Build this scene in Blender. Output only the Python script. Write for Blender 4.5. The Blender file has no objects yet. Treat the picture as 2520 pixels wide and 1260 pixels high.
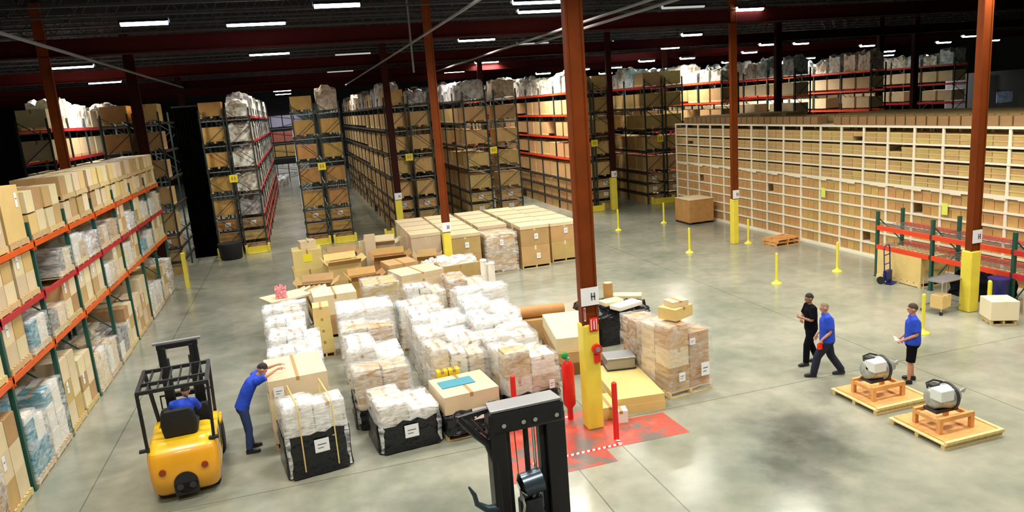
import bpy, bmesh, math, random
from mathutils import Vector, Matrix, Euler
R = math.radians
PI = math.pi
S = bpy.context.scene
col = S.collection

# ------------------------------------------------------------------ camera
CAM_ROWS = None
def cam_matrix(pitch, yaw, roll):
    cy, sy = math.cos(yaw), math.sin(yaw); cp, sp = math.cos(pitch), math.sin(pitch); cr, sr = math.cos(roll), math.sin(roll)
    Rz = Matrix(((cy, sy, 0), (-sy, cy, 0), (0, 0, 1)))
    P = Matrix(((1, 0, 0), (0, -sp, -cp), (0, cp, -sp)))
    Rr = Matrix(((cr, -sr, 0), (sr, cr, 0), (0, 0, 1)))
    return Rr @ P @ Rz
M3 = cam_matrix(0.20677794, -0.27496506, -0.07655773)
cam_data = bpy.data.cameras.new('camera')
cam_data.sensor_width = 36; cam_data.lens = 1790.05 / 2520 * 36
cam_data.clip_end = 400
cam = bpy.data.objects.new('camera', cam_data); col.objects.link(cam)
m = Matrix((M3[0], -M3[1], -M3[2])).transposed().to_4x4()
m.translation = Vector((0, 0, 6.6)); cam.matrix_world = m
S.camera = cam

# ------------------------------------------------------------------ world, exposure
w = bpy.data.worlds.new('world'); S.world = w; w.use_nodes = True
w.node_tree.nodes['Background'].inputs[0].default_value = (0.6, 0.7, 1, 1)
w.node_tree.nodes['Background'].inputs[1].default_value = 0.004
S.view_settings.view_transform = 'Standard'; S.view_settings.look = 'None'
S.view_settings.gamma = 1; S.view_settings.use_curve_mapping = False
S.view_settings.exposure = 0.0
S.cycles.use_denoising = True
S.cycles.max_bounces = 5; S.cycles.diffuse_bounces = 3; S.cycles.glossy_bounces = 2
S.cycles.transparent_max_bounces = 10; S.cycles.transmission_bounces = 2
S.cycles.caustics_reflective = False; S.cycles.caustics_refractive = False
S.cycles.sample_clamp_indirect = 6

# hall lamps that light the room (all hang at 9.6 m): x, y, power
LAMP_Z = 9.6
HALL_LAMPS = [(x, y, 1.0) for x in (-3.4, 2.6, 8.6, 14.6) for y in (4.5, 10.5, 16.5)] + [(17.6, 8, 1), (17.6, 14.5, 1), (15.6, 20.2, 1)]  # last entry is an unseen lamp added to brighten the archive shelving
LAMP_W = 265.0

# ------------------------------------------------------------------ materials
MT = {}
def mat(name, c, rough=.6, metal=0., var=0., nscale=3., bump=0., bscale=20., rnd=0., spec=.5, emit=0, coat=0., stretch=None):
    if name in MT: return MT[name]
    mm = bpy.data.materials.new(name); mm.use_nodes = True; nt = mm.node_tree; b = nt.nodes['Principled BSDF']
    b.inputs['Roughness'].default_value = rough; b.inputs['Metallic'].default_value = metal
    b.inputs['Specular IOR Level'].default_value = spec; b.inputs['Coat Weight'].default_value = coat
    b.inputs['Base Color'].default_value = (*c, 1)
    if emit:
        b.inputs['Emission Color'].default_value = (*c, 1); b.inputs['Emission Strength'].default_value = emit
    src = None
    if var or bump:
        tc = nt.nodes.new('ShaderNodeTexCoord'); mp = nt.nodes.new('ShaderNodeMapping'); nt.links.new(tc.outputs['Object'], mp.inputs[0])
        if stretch: mp.inputs['Scale'].default_value = stretch
    if var:
        n = nt.nodes.new('ShaderNodeTexNoise'); n.inputs['Scale'].default_value = nscale; n.inputs['Detail'].default_value = 4
        nt.links.new(mp.outputs[0], n.inputs[0])
        mr = nt.nodes.new('ShaderNodeMapRange'); nt.links.new(n.outputs[0], mr.inputs[0])
        mr.inputs[1].default_value = .3; mr.inputs[2].default_value = .7; mr.inputs[3].default_value = 1 - var; mr.inputs[4].default_value = 1 + var
        mx = nt.nodes.new('ShaderNodeVectorMath'); mx.operation = 'SCALE'; mx.inputs[0].default_value = c
        nt.links.new(mr.outputs[0], mx.inputs['Scale']); src = mx.outputs[0]
    if rnd:
        oi = nt.nodes.new('ShaderNodeObjectInfo'); hs = nt.nodes.new('ShaderNodeHueSaturation')
        r1 = nt.nodes.new('ShaderNodeMapRange'); nt.links.new(oi.outputs['Random'], r1.inputs[0])
        r1.inputs[3].default_value = 1 - rnd; r1.inputs[4].default_value = 1 + rnd
        nt.links.new(r1.outputs[0], hs.inputs['Value'])
        r2 = nt.nodes.new('ShaderNodeMath'); r2.operation = 'MULTIPLY_ADD'; r2.inputs[1].default_value = .03; r2.inputs[2].default_value = .488
        fr = nt.nodes.new('ShaderNodeMath'); fr.operation = 'MULTIPLY'; fr.inputs[1].default_value = 7.3; nt.links.new(oi.outputs['Random'], fr.inputs[0])
        fx = nt.nodes.new('ShaderNodeMath'); fx.operation = 'FRACT'; nt.links.new(fr.outputs[0], fx.inputs[0]); nt.links.new(fx.outputs[0], r2.inputs[0])
        nt.links.new(r2.outputs[0], hs.inputs['Hue'])
        if src: nt.links.new(src, hs.inputs['Color'])
        else: hs.inputs['Color'].default_value = (*c, 1)
        src = hs.outputs[0]
    if src: nt.links.new(src, b.inputs['Base Color'])
    if bump:
        n2 = nt.nodes.new('ShaderNodeTexNoise'); n2.inputs['Scale'].default_value = bscale; n2.inputs['Detail'].default_value = 3
        nt.links.new(mp.outputs[0], n2.inputs[0]); bp = nt.nodes.new('ShaderNodeBump'); bp.inputs['Strength'].default_value = bump; bp.inputs['Distance'].default_value = .05
        nt.links.new(n2.outputs[0], bp.inputs['Height']); nt.links.new(bp.outputs[0], b.inputs['Normal'])
    MT[name] = mm; return mm

CARD = mat('cardboard', (.50, .315, .125), .75, var=.08, rnd=.16)
CARDL = mat('cardboard_light', (.70, .56, .35), .7, var=.06, rnd=.1)
CARDO = mat('cardboard_orange', (.46, .235, .07), .7, var=.1, rnd=.12)
CARDY = mat('cardboard_kraft_yellow', (.72, .52, .20), .65, var=.05, rnd=.06)
CARDP = mat('cardboard_pink_tan', (.62, .36, .16), .72, var=.06, rnd=.08)
CARDW = mat('cardboard_white', (.80, .76, .66), .6, var=.05, rnd=.06)
TAPE = mat('packing_tape', (.42, .24, .08), .35)
TAPEW = mat('clear_tape', (.8, .68, .45), .3)
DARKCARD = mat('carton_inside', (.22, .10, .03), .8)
WOOD = mat('pallet_wood', (.60, .43, .20), .75, var=.2, nscale=8, rnd=.15, stretch=(1, 6, 1))
WOODO = mat('crate_wood_orange', (.72, .36, .12), .65, var=.15, nscale=6, stretch=(1, 5, 1))
WOODP = mat('fresh_pallet_wood', (.76, .58, .26), .7, var=.12, nscale=7, stretch=(5, 1, 1))
PAPER = mat('label_paper', (.85, .86, .88), .5)
INK = mat('label_ink', (.12, .12, .14), .6)
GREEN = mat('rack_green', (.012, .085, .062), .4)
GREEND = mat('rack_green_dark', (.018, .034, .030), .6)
ORANGE = mat('beam_orange', (.75, .11, .012), .38, var=.1)
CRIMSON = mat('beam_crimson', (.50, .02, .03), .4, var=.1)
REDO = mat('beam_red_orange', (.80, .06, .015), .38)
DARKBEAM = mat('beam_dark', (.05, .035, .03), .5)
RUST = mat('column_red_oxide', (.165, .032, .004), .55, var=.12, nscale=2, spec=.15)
RUST_SHADED = mat('column_oxide_shaded', (.035, .008, .006), .6, spec=.1)  # far columns: lack of light put into the red oxide colour
RUSTD = mat('girder_red_oxide', (.045, .004, .004), .8, spec=.1)
YELLOW = mat('safety_yellow', (.82, .68, .07), .4, var=.06)
YELLOWP = mat('post_yellow', (.85, .74, .06), .35)
YTAG = mat('tag_yellow', (.85, .72, .03), .5)
RED = mat('safety_red', (.75, .015, .01), .35)
BLACK = mat('black_paint', (.012, .012, .014), .4)
RUBBER = mat('rubber', (.01, .01, .011), .8)
BLACKW = mat('black_film', (.008, .009, .013), .22, bump=.7, bscale=9)
BLACKC = mat('black_cloth', (.005, .005, .008), .9, spec=.08)
GREY = mat('grey_steel', (.35, .35, .36), .4, .6)
CHROME = mat('chrome', (.8, .82, .82), .15, 1)
ALU = mat('cast_aluminium', (.45, .48, .46), .4, .5, var=.25, nscale=9)
DGREY = mat('dark_steel', (.03, .032, .035), .45)
WHITEP = mat('shelf_cream', (.86, .80, .64), .45)
FTY = mat('forklift_yellow', (.88, .56, .02), .28, var=.05, nscale=2, coat=.3)
FTO = mat('forklift_amber', (.82, .38, .02), .3, var=.08, nscale=2, coat=.3)
BLUE = mat('shirt_blue', (.012, .06, .55), .85, bump=.3, bscale=14)
NAVY = mat('trousers_navy', (.006, .009, .026), .85, bump=.2, bscale=12)
DENIM = mat('trousers_denim', (.02, .045, .15), .85, bump=.2, bscale=12)
SKIN = mat('skin', (.58, .28, .17), .55)
SKIND = mat('skin_tan', (.36, .17, .09), .55)
HAIR = mat('hair_black', (.012, .009, .008), .6, bump=.5, bscale=60)
HAIRB = mat('hair_brown', (.06, .03, .015), .6, bump=.5, bscale=60)
HAIRG = mat('hair_grey', (.26, .21, .14), .7, bump=.4, bscale=60)
BINB = mat('bin_blue', (.006, .012, .14), .4)
GREENP = mat('green_plastic', (.01, .35, .07), .4)
TEAL = mat('teal_plastic', (.05, .28, .38), .4)
CONDUIT = mat('conduit_grey', (.16, .16, .17), .6)
DECK = mat('roof_deck', (.008, .008, .013), .9, var=.2, spec=.1)
JOIST = mat('joist_steel', (.038, .038, .048), .6)
WALLD = mat('wall_dark', (.035, .037, .045), .9)

def film_mat(name, c, a0, a1, rough=.22):
    mm = bpy.data.materials.new(name); mm.use_nodes = True; nt = mm.node_tree; b = nt.nodes['Principled BSDF']
    b.inputs['Base Color'].default_value = (*c, 1); b.inputs['Roughness'].default_value = rough; b.inputs['Specular IOR Level'].default_value = .8
    tc = nt.nodes.new('ShaderNodeTexCoord'); mp = nt.nodes.new('ShaderNodeMapping'); mp.inputs['Scale'].default_value = (1, 1, 3.2)
    nt.links.new(tc.outputs['Object'], mp.inputs[0])
    n = nt.nodes.new('ShaderNodeTexNoise'); n.inputs['Scale'].default_value = 2.2; n.inputs['Detail'].default_value = 3; n.inputs['Distortion'].default_value = 1.6
    nt.links.new(mp.outputs[0], n.inputs[0]); mr = nt.nodes.new('ShaderNodeMapRange'); nt.links.new(n.outputs[0], mr.inputs[0])
    mr.inputs[1].default_value = .35; mr.inputs[2].default_value = .65; mr.inputs[3].default_value = a0; mr.inputs[4].default_value = a1
    nt.links.new(mr.outputs[0], b.inputs['Alpha'])
    bp = nt.nodes.new('ShaderNodeBump'); bp.inputs['Strength'].default_value = .35; bp.inputs['Distance'].default_value = .04
    n2 = nt.nodes.new('ShaderNodeTexNoise'); n2.inputs['Scale'].default_value = 4.5; n2.inputs['Detail'].default_value = 2; n2.inputs['Distortion'].default_value = 2
    nt.links.new(mp.outputs[0], n2.inputs[0]); nt.links.new(n2.outputs[0], bp.inputs['Height']); nt.links.new(bp.outputs[0], b.inputs['Normal'])
    MT[name] = mm; return mm
FILM = film_mat('stretch_film', (.92, .92, .90), .04, .55)
FILMC = film_mat('stretch_film_clear', (.86, .84, .80), .04, .42)
FILMO = film_mat('stretch_film_milky', (.93, .94, .95), .12, .85)

def load_skin_mat(name, c1, c2):
    """a wrapped load seen from afar: film over goods, in one surface"""
    mm = bpy.data.materials.new(name); mm.use_nodes = True; nt = mm.node_tree; b = nt.nodes['Principled BSDF']
    b.inputs['Roughness'].default_value = .3
    tc = nt.nodes.new('ShaderNodeTexCoord'); oi = nt.nodes.new('ShaderNodeObjectInfo')
    ad = nt.nodes.new('ShaderNodeVectorMath'); ad.operation = 'ADD'; nt.links.new(tc.outputs['Object'], ad.inputs[0]); nt.links.new(oi.outputs['Location'], ad.inputs[1])
    v = nt.nodes.new('ShaderNodeTexVoronoi'); v.distance = 'CHEBYCHEV'; v.inputs['Scale'].default_value = 2.6; nt.links.new(ad.outputs[0], v.inputs[0])
    n = nt.nodes.new('ShaderNodeTexNoise'); n.inputs['Scale'].default_value = 5; n.inputs['Detail'].default_value = 5; nt.links.new(ad.outputs[0], n.inputs[0])
    sx = nt.nodes.new('ShaderNodeSeparateColor'); nt.links.new(v.outputs['Color'], sx.inputs[0])
    mth = nt.nodes.new('ShaderNodeMath'); mth.operation = 'MULTIPLY_ADD'; mth.inputs[1].default_value = .55; nt.links.new(sx.outputs[0], mth.inputs[0])
    m2 = nt.nodes.new('ShaderNodeMath'); m2.operation = 'MULTIPLY_ADD'; m2.inputs[1].default_value = 1.6; m2.inputs[2].default_value = -.55; nt.links.new(n.outputs[0], m2.inputs[0]); nt.links.new(m2.outputs[0], mth.inputs[2])
    cr = nt.nodes.new('ShaderNodeValToRGB'); nt.links.new(mth.outputs[0], cr.inputs[0])
    cr.color_ramp.elements[0].color = (*c1, 1); cr.color_ramp.elements[1].color = (*c2, 1)
    cr.color_ramp.elements[0].position = .15; cr.color_ramp.elements[1].position = .75
    nt.links.new(cr.outputs[0], b.inputs['Base Color'])
    bp = nt.nodes.new('ShaderNodeBump'); bp.inputs['Strength'].default_value = .6; bp.inputs['Distance'].default_value = .08
    nt.links.new(n.outputs[0], bp.inputs['Height']); nt.links.new(bp.outputs[0], b.inputs['Normal'])
    MT[name] = mm; return mm
WRAPW = load_skin_mat('wrapped_goods_white', (.34, .26, .15), (.86, .84, .78))
WRAPG = load_skin_mat('wrapped_goods_grey', (.16, .13, .12), (.50, .48, .48))
WRAPB = load_skin_mat('wrapped_goods_brown', (.20, .12, .06), (.56, .46, .36))
WRAPC = load_skin_mat('wrapped_goods_cyan', (.18, .30, .34), (.75, .80, .82))

def emis(name, c, s):
    mm = bpy.data.materials.new(name); mm.use_nodes = True; nt = mm.node_tree; nt.nodes.remove(nt.nodes['Principled BSDF'])
    e = nt.nodes.new('ShaderNodeEmission'); e.inputs[0].default_value = (*c, 1); e.inputs[1].default_value = s
    nt.links.new(e.outputs[0], nt.nodes['Material Output'].inputs[0]); return mm
GLOW = emis('lamp_white', (1, .97, .90), 20)
GLOWB = emis('lamp_blue', (.62, .72, 1), 20)
GLOWG = emis('lamp_green', (.72, 1, .88), 20)
GLOWD = emis('lamp_dim', (1, .95, .9), .5)

# ------------------------------------------------------------------ mesh helpers
class MB:
    def __init__(s): s.v = []; s.f = []; s.mi = []; s.mats = []; s.sm = []
    def _m(s, m_):
        if m_ not in s.mats: s.mats.append(m_)
        return s.mats.index(m_)
    def add(s, vs, fs, m_, smooth=False):
        o = len(s.v); s.v += [tuple(v) for v in vs]; k = s._m(m_)
        for f in fs: s.f.append(tuple(i + o for i in f)); s.mi.append(k); s.sm.append(smooth)
    def box(s, x0, x1, y0, y1, z0, z1, m_, mx=None):
        vs = [Vector((x, y, z)) for z in (z0, z1) for y in (y0, y1) for x in (x0, x1)]
        if mx is not None: vs = [mx @ v for v in vs]
        s.add(vs, [(0, 2, 3, 1), (4, 5, 7, 6), (0, 1, 5, 4), (2, 6, 7, 3), (0, 4, 6, 2), (1, 3, 7, 5)], m_)
    def cbox(s, c, d, m_, mx=None):
        s.box(c[0] - d[0] / 2, c[0] + d[0] / 2, c[1] - d[1] / 2, c[1] + d[1] / 2, c[2] - d[2] / 2, c[2] + d[2] / 2, m_, mx)
    def bar(s, a, b, wd, ht, m_, up=(0, 0, 1)):
        a = Vector(a); b = Vector(b); d = (b - a); L = d.length; d.normalize(); up = Vector(up)
        if abs(d.dot(up)) > .98: up = Vector((0, 1, 0))
        sx = d.cross(up).normalized(); uz = sx.cross(d)
        vs = []
        for t in (a, b):
            for i, j in ((-1, -1), (1, -1), (1, 1), (-1, 1)): vs.append(t + sx * i * wd / 2 + uz * j * ht / 2)
        s.add(vs, [(0, 3, 2, 1), (4, 5, 6, 7), (0, 1, 5, 4), (1, 2, 6, 5), (2, 3, 7, 6), (3, 0, 4, 7)], m_)
    def tube(s, pts, r, m_, n=10, cap=True):
        pts = [Vector(p) for p in pts]; rs = r if isinstance(r, (list, tuple)) else [r] * len(pts)
        rings = []; prev = None
        for i, p in enumerate(pts):
            d = (pts[min(i + 1, len(pts) - 1)] - pts[max(i - 1, 0)]).normalized()
            if prev is None:
                u = d.cross(Vector((0, 0, 1)))
                if u.length < .1: u = d.cross(Vector((0, 1, 0)))
            else: u = prev - d * prev.dot(d)
            u.normalize(); prev = u; q = d.cross(u)
            rings.append([p + (u * math.cos(2 * PI * k / n) + q * math.sin(2 * PI * k / n)) * rs[i] for k in range(n)])
        vs = [v for rr in rings for v in rr]; fs = []
        for i in range(len(pts) - 1):
            for k in range(n): fs.append((i * n + k, i * n + (k + 1) % n, (i + 1) * n + (k + 1) % n, (i + 1) * n + k))
        s.add(vs, fs, m_, True)
        if cap: s.add(rings[0], [tuple(range(n))[::-1]], m_); s.add(rings[-1], [tuple(range(n))], m_)
    def cyl(s, c, r, h, m_, n=20, axis='z', r2=None):
        c = Vector(c); d = {'z': Vector((0, 0, 1)), 'x': Vector((1, 0, 0)), 'y': Vector((0, 1, 0))}[axis]
        s.tube([c, c + d * h], [r, r if r2 is None else r2], m_, n)
    def sphere(s, c, r, m_, n=12, sc=(1, 1, 1)):
        vs = []; fs = []; h = n // 2
        for i in range(h + 1):
            t = PI * i / h
            for k in range(n):
                p = 2 * PI * k / n
                vs.append((c[0] + r * sc[0] * math.sin(t) * math.cos(p), c[1] + r * sc[1] * math.sin(t) * math.sin(p), c[2] + r * sc[2] * math.cos(t)))
        for i in range(h):
            for k in range(n): fs.append((i * n + k, (i + 1) * n + k, (i + 1) * n + (k + 1) % n, i * n + (k + 1) % n))
        s.add(vs, fs, m_, True)
    def loft(s, secs, m_, smooth=True, cap=True):
        n = len(secs[0]); vs = [v for q in secs for v in q]; fs = []
        for i in range(len(secs) - 1):
            for k in range(n): fs.append((i * n + k, i * n + (k + 1) % n, (i + 1) * n + (k + 1) % n, (i + 1) * n + k))
        s.add(vs, fs, m_, smooth)
        if cap: s.add(secs[0], [tuple(range(n))[::-1]], m_); s.add(secs[-1], [tuple(range(n))], m_)
    def mesh(s, name):
        me = bpy.data.meshes.new(name); me.from_pydata(s.v, [], s.f)
        for q in s.mats: me.materials.append(q)
        me.polygons.foreach_set('material_index', s.mi); me.polygons.foreach_set('use_smooth', s.sm)
        me.update(); return me
    def build(s, name, parent=None, loc=(0, 0, 0), rz=0, bevel=0, weld=False):
        me = s.mesh(name)
        if weld or bevel:
            bm = bmesh.new(); bm.from_mesh(me); bmesh.ops.remove_doubles(bm, verts=bm.verts, dist=1e-4)
            bmesh.ops.recalc_face_normals(bm, faces=bm.faces); bm.to_mesh(me); bm.free()
        o = bpy.data.objects.new(name, me); col.objects.link(o); o.location = loc; o.rotation_euler = (0, 0, rz)
        if parent: o.parent = parent
        if bevel:
            bv = o.modifiers.new('bevel', 'BEVEL'); bv.width = bevel; bv.segments = 2; bv.limit_method = 'ANGLE'
        return o
def tag(o, label=None, cat=None, group=None, kind=None):
    if label:
        n_ = len(label.split())
        if not 4 <= n_ <= 16: print('LABEL LENGTH', n_, label)
        o['label'] = label
    if cat: o['category'] = cat
    if group: o['group'] = group
    if kind: o['kind'] = kind
    return o
def empty(name, loc=(0, 0, 0), rz=0):
    o = bpy.data.objects.new(name, None); col.objects.link(o); o.location = loc; o.rotation_euler = (0, 0, rz); o.empty_display_size = .1; return o
def place(me, name, loc, rz=0, parent=None, sc=None):
    o = bpy.data.objects.new(name, me); col.objects.link(o); o.location = loc; o.rotation_euler = (0, 0, rz)
    if parent: o.parent = parent
    if sc: o.scale = sc
    return o
ORD = ['lowest', 'second', 'third', 'fourth', 'fifth', 'sixth', 'seventh', 'eighth', 'ninth', 'tenth', 'eleventh', 'twelfth', 'thirteenth', 'fourteenth', 'fifteenth', 'sixteenth', 'seventeenth', 'eighteenth', 'nineteenth', 'twentieth']
def nth(i): return 'first' if i == 0 else ORD[i]

# ------------------------------------------------------------------ setting
def floor_mat():
    mm = bpy.data.materials.new('polished_concrete'); mm.use_nodes = True; nt = mm.node_tree; b = nt.nodes['Principled BSDF']
    L = nt.links; N = nt.nodes.new
    tc = N('ShaderNodeTexCoord')
    n1 = N('ShaderNodeTexNoise'); n1.inputs['Scale'].default_value = .35; n1.inputs['Detail'].default_value = 6; n1.inputs['Roughness'].default_value = .6; L.new(tc.outputs['Object'], n1.inputs[0])
    n2 = N('ShaderNodeTexNoise'); n2.inputs['Scale'].default_value = 2.6; n2.inputs['Detail'].default_value = 5; L.new(tc.outputs['Object'], n2.inputs[0])
    cr = N('ShaderNodeValToRGB'); L.new(n1.outputs[0], cr.inputs[0])
    e = cr.color_ramp.elements; e[0].position = .32; e[0].color = (.205, .225, .175, 1); e[1].position = .66; e[1].color = (.37, .36, .29, 1)
    mx = N('ShaderNodeMix'); mx.data_type = 'RGBA'; mx.blend_type = 'MULTIPLY'; mx.inputs[0].default_value = .38
    cr2 = N('ShaderNodeValToRGB'); L.new(n2.outputs[0], cr2.inputs[0]); e = cr2.color_ramp.elements; e[0].position = .35; e[0].color = (.72, .75, .72, 1); e[1].position = .65; e[1].color = (1.1, 1.1, 1.08, 1)
    L.new(cr.outputs[0], mx.inputs[6]); L.new(cr2.outputs[0], mx.inputs[7])
    last = mx.outputs[2]
    # worn dark patches: tyre scuffs with a place of their own
    sep = N('ShaderNodeSeparateXYZ'); L.new(tc.outputs['Object'], sep.inputs[0])
    for (cx, cy, rr, st) in [(8.9, 11.4, 1.5, .55), (8.3, 10.2, 1.1, .5), (7.7, 9.6, .7, .35), (10.2, 12.3, 1.0, .35), (-4.1, 17, 1.6, .25), (-3.4, 24, 2.4, .3), (1.2, 11.2, 1.3, .3), (-4.6, 28, 1.5, .35), (13.6, 12.6, 1.3, .25)]:
        vm = N('ShaderNodeVectorMath'); vm.operation = 'DISTANCE'; vm.inputs[1].default_value = (cx, cy, 0); L.new(tc.outputs['Object'], vm.inputs[0])
        ns = N('ShaderNodeMath'); ns.operation = 'MULTIPLY_ADD'; ns.inputs[1].default_value = 2.6; L.new(n1.outputs[0], ns.inputs[0]); L.new(vm.outputs['Value'], ns.inputs[2])
        mr = N('ShaderNodeMapRange'); mr.interpolation_type = 'SMOOTHSTEP'; L.new(ns.outputs[0], mr.inputs[0]); mr.inputs[1].default_value = 1.2 + rr * .2; mr.inputs[2].default_value = 1.3 + rr; mr.inputs[3].default_value = 1 - st; mr.inputs[4].default_value = 1
        m2 = N('ShaderNodeVectorMath'); m2.operation = 'SCALE'; L.new(last, m2.inputs[0]); L.new(mr.outputs[0], m2.inputs['Scale']); last = m2.outputs[0]
    # sawn joints
    for ax, off, per in ((0, 4.18, 8.73), (0, 5.28, 34.92), (1, 13.05, 12.6), (0, -.1, 1e9)):
        if per > 1e6: continue
        a = N('ShaderNodeMath'); a.operation = 'ADD'; a.inputs[1].default_value = 1000 * per - off - (0 if ax else 0); L.new(sep.outputs[ax], a.inputs[0])
        md = N('ShaderNodeMath'); md.operation = 'PINGPONG'; md.inputs[1].default_value = per / 2; L.new(a.outputs[0], md.inputs[0])
        lt = N('ShaderNodeMath'); lt.operation = 'LESS_THAN'; lt.inputs[1].default_value = .012; L.new(md.outputs[0], lt.inputs[0])
        mr = N('ShaderNodeMapRange'); L.new(lt.outputs[0], mr.inputs[0]); mr.inputs[3].default_value = 1; mr.inputs[4].default_value = .5
        m2 = N('ShaderNodeVectorMath'); m2.operation = 'SCALE'; L.new(last, m2.inputs[0]); L.new(mr.outputs[0], m2.inputs['Scale']); last = m2.outputs[0]
    L.new(last, b.inputs['Base Color'])
    r = N('ShaderNodeMapRange'); L.new(n2.outputs[0], r.inputs[0]); r.inputs[3].default_value = .17; r.inputs[4].default_value = .22; L.new(r.outputs[0], b.inputs['Roughness'])
    return mm
f = MB(); f.box(-30, 70, -14, 96, -.2, 0, floor_mat()); tag(f.build('floor'), kind='structure')
f = MB(); f.box(-30, 70, -14, 96, 10.75, 10.95, DECK); tag(f.build('ceiling'), kind='structure')
for nm, a in (('wall_back', (-30, 70, 96, 96.3)), ('wall_front', (-30, 70, -14.3, -14)), ('wall_left', (-30.3, -30, -14.3, 96.3)), ('wall_right', (70, 70.3, -14.3, 96.3))):
    f = MB(); f.box(a[0], a[1], a[2], a[3], 0, 10.9, WALLD); tag(f.build(nm), kind='structure')

# columns
def column(name, x, y, w_, top, sleeve, kd, sign=True, sleeve_w=None, RUST=RUST):
    b = MB(); t = .018; d = w_
    b.box(x - w_ / 2, x + w_ / 2, y - d / 2, y - d / 2 + .03, 0, top, RUST); b.box(x - w_ / 2, x + w_ / 2, y + d / 2 - .03, y + d / 2, 0, top, RUST)
    b.box(x - w_ / 2, x - w_ / 2 + .03, y - d / 2 + .03, y + d / 2 - .03, 0, top, RUST); b.box(x + w_ / 2 - .03, x + w_ / 2, y - d / 2 + .03, y + d / 2 - .03, 0, top, RUST)
    b.box(x - w_ / 2 - .04, x - w_ / 2, y - d / 2 - .02, y - d / 2 + .02, sleeve if sleeve else 0, top, RUST); b.box(x + w_ / 2, x + w_ / 2 + .04, y - d / 2 - .02, y - d / 2 + .02, sleeve if sleeve else 0, top, RUST)
    o = b.build('structural_column'); tag(o, kind='structure')
    if sleeve:
        sw = (sleeve_w or w_ + .06) / 2
        q = MB(); q.box(x - sw, x + sw, y - sw, y + sw, 0, sleeve, YELLOW); s_ = q.build('column_sleeve', bevel=.03)
        tag(s_, 'yellow guard sleeve of ' + kd, 'column guard')
    if sign:
        q = MB(); z0 = sleeve + .03 if sleeve else 2
        sw = w_ / 2 + .05
        q.box(x - sw, x + sw, y - d / 2 - .055, y - d / 2 - .045, sign if sign is not True else z0, (sign if sign is not True else z0) + .36, PAPER)
        zz = (sign if sign is not True else z0) + .1
        q.box(x + .02, x + .05, y - d / 2 - .058, y - d / 2 - .054, zz, zz + .15, INK); q.box(x + .08, x + .11, y - d / 2 - .058, y - d / 2 - .054, zz, zz + .15, INK); q.box(x + .02, x + .11, y - d / 2 - .058, y - d / 2 - .054, zz + .06, zz + .085, INK)
        o2 = q.build('column_sign'); tag(o2, 'white sign on ' + kd, 'sign')
    return o
column('c', 5.12, 12.98, .27, 10.7, 2.22, 'the thick rust red column beside the fire point', sign=2.62, sleeve_w=.34)
column('c', 5.0, 26.55, .23, 10.7, 2.06, 'the column rising behind the wrapped pallets', sleeve_w=.30)
column('c', 17.48, 26.75, .20, 10.7, 1.93, 'the column before the cream archive shelving', sleeve_w=.27)
column('c', 17.34, 15.2, .22, 10.7, 1.72, 'the column beside the blue bin', sign=1.95, sleeve_w=.34)
column('c', 4.94, 39.15, .28, 10.7, 1.97, 'the dark column at the end of the long carton aisle', sleeve_w=.34, RUST=RUST_SHADED)
column('c', 17.5, 39.1, .24, 10.7, 1.92, 'the dark column at the double rack end', sleeve_w=.34, RUST=RUST_SHADED)
column('c', -7.12, 26.7, .23, 10.7, 0, 'x', sign=False)
column('c', -6.25, 35.2, .34, 10.7, 0, 'x', sign=False, RUST=RUST_SHADED)
for x, y in ((28.6, 39), (38.0, 41), (39.9, 40), (28.0, 52), (13.3, 52), (-6.6, 52)): column('c', x, y, .3, 10.7, 0, 'x', sign=False, RUST=RUST_SHADED)
# poster on side of the foreground column

# girders and joists
for y in (26.7, 39.5, 52.3, 65):
    b = MB(); 
    b.box(-29, 69, y - .12, y + .12, 9.55, 9.59, RUSTD); b.box(-29, 69, y - .12, y + .12, 9.06, 9.1, RUSTD); b.box(-29, 69, y - .02, y + .02, 9.1, 9.55, RUSTD)
    o = b.build('roof_girder'); tag(o, kind='structure')
random.seed(5)
JY = [20.6 + 2.1 * i for i in range(20)]
for y in JY:
    b = MB()
    for z in (9.98, 10.66): b.box(-28, 58, y - .05, y + .05, z - .025, z + .025, JOIST)
    x = -28
    while x < 57.5: b.bar((x, y, 10.0), (x + .45, y, 10.64), .025, .025, JOIST); b.bar((x + .45, y, 10.64), (x + .9, y, 10.0), .025, .025, JOIST); x += .9
    o = b.build('roof_joist'); tag(o, kind='structure')
# pipes
for pts, r, lb in (([(4.45, 10, 8.96), (4.45, 60, 8.96)], .045, 'grey sprinkler pipe running back under the roof beside the dark column'),
                   ([(9.35, 10, 8.96), (9.35, 50, 8.96)], .045, 'grey sprinkler pipe running back over the carton racks'),
                   ([(10.2, 10, 8.96), (10.2, 30, 8.96)], .05, 'short grey pipe under the roof beyond the thick column'),
                   ([(-5.9, 8, 8.96), (-5.9, 48, 8.96)], .05, 'grey sprinkler pipe running back above the orange rack'),
                   ([(4.33, 26.2, 7.9), (4.33, 26.2, 10.75)], .035, 'pale conduit hanging straight down from the dark roof')):
    b = MB(); b.tube(pts, r, CONDUIT, 8); tag(b.build('ceiling_pipe'), lb, 'pipe')

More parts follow.
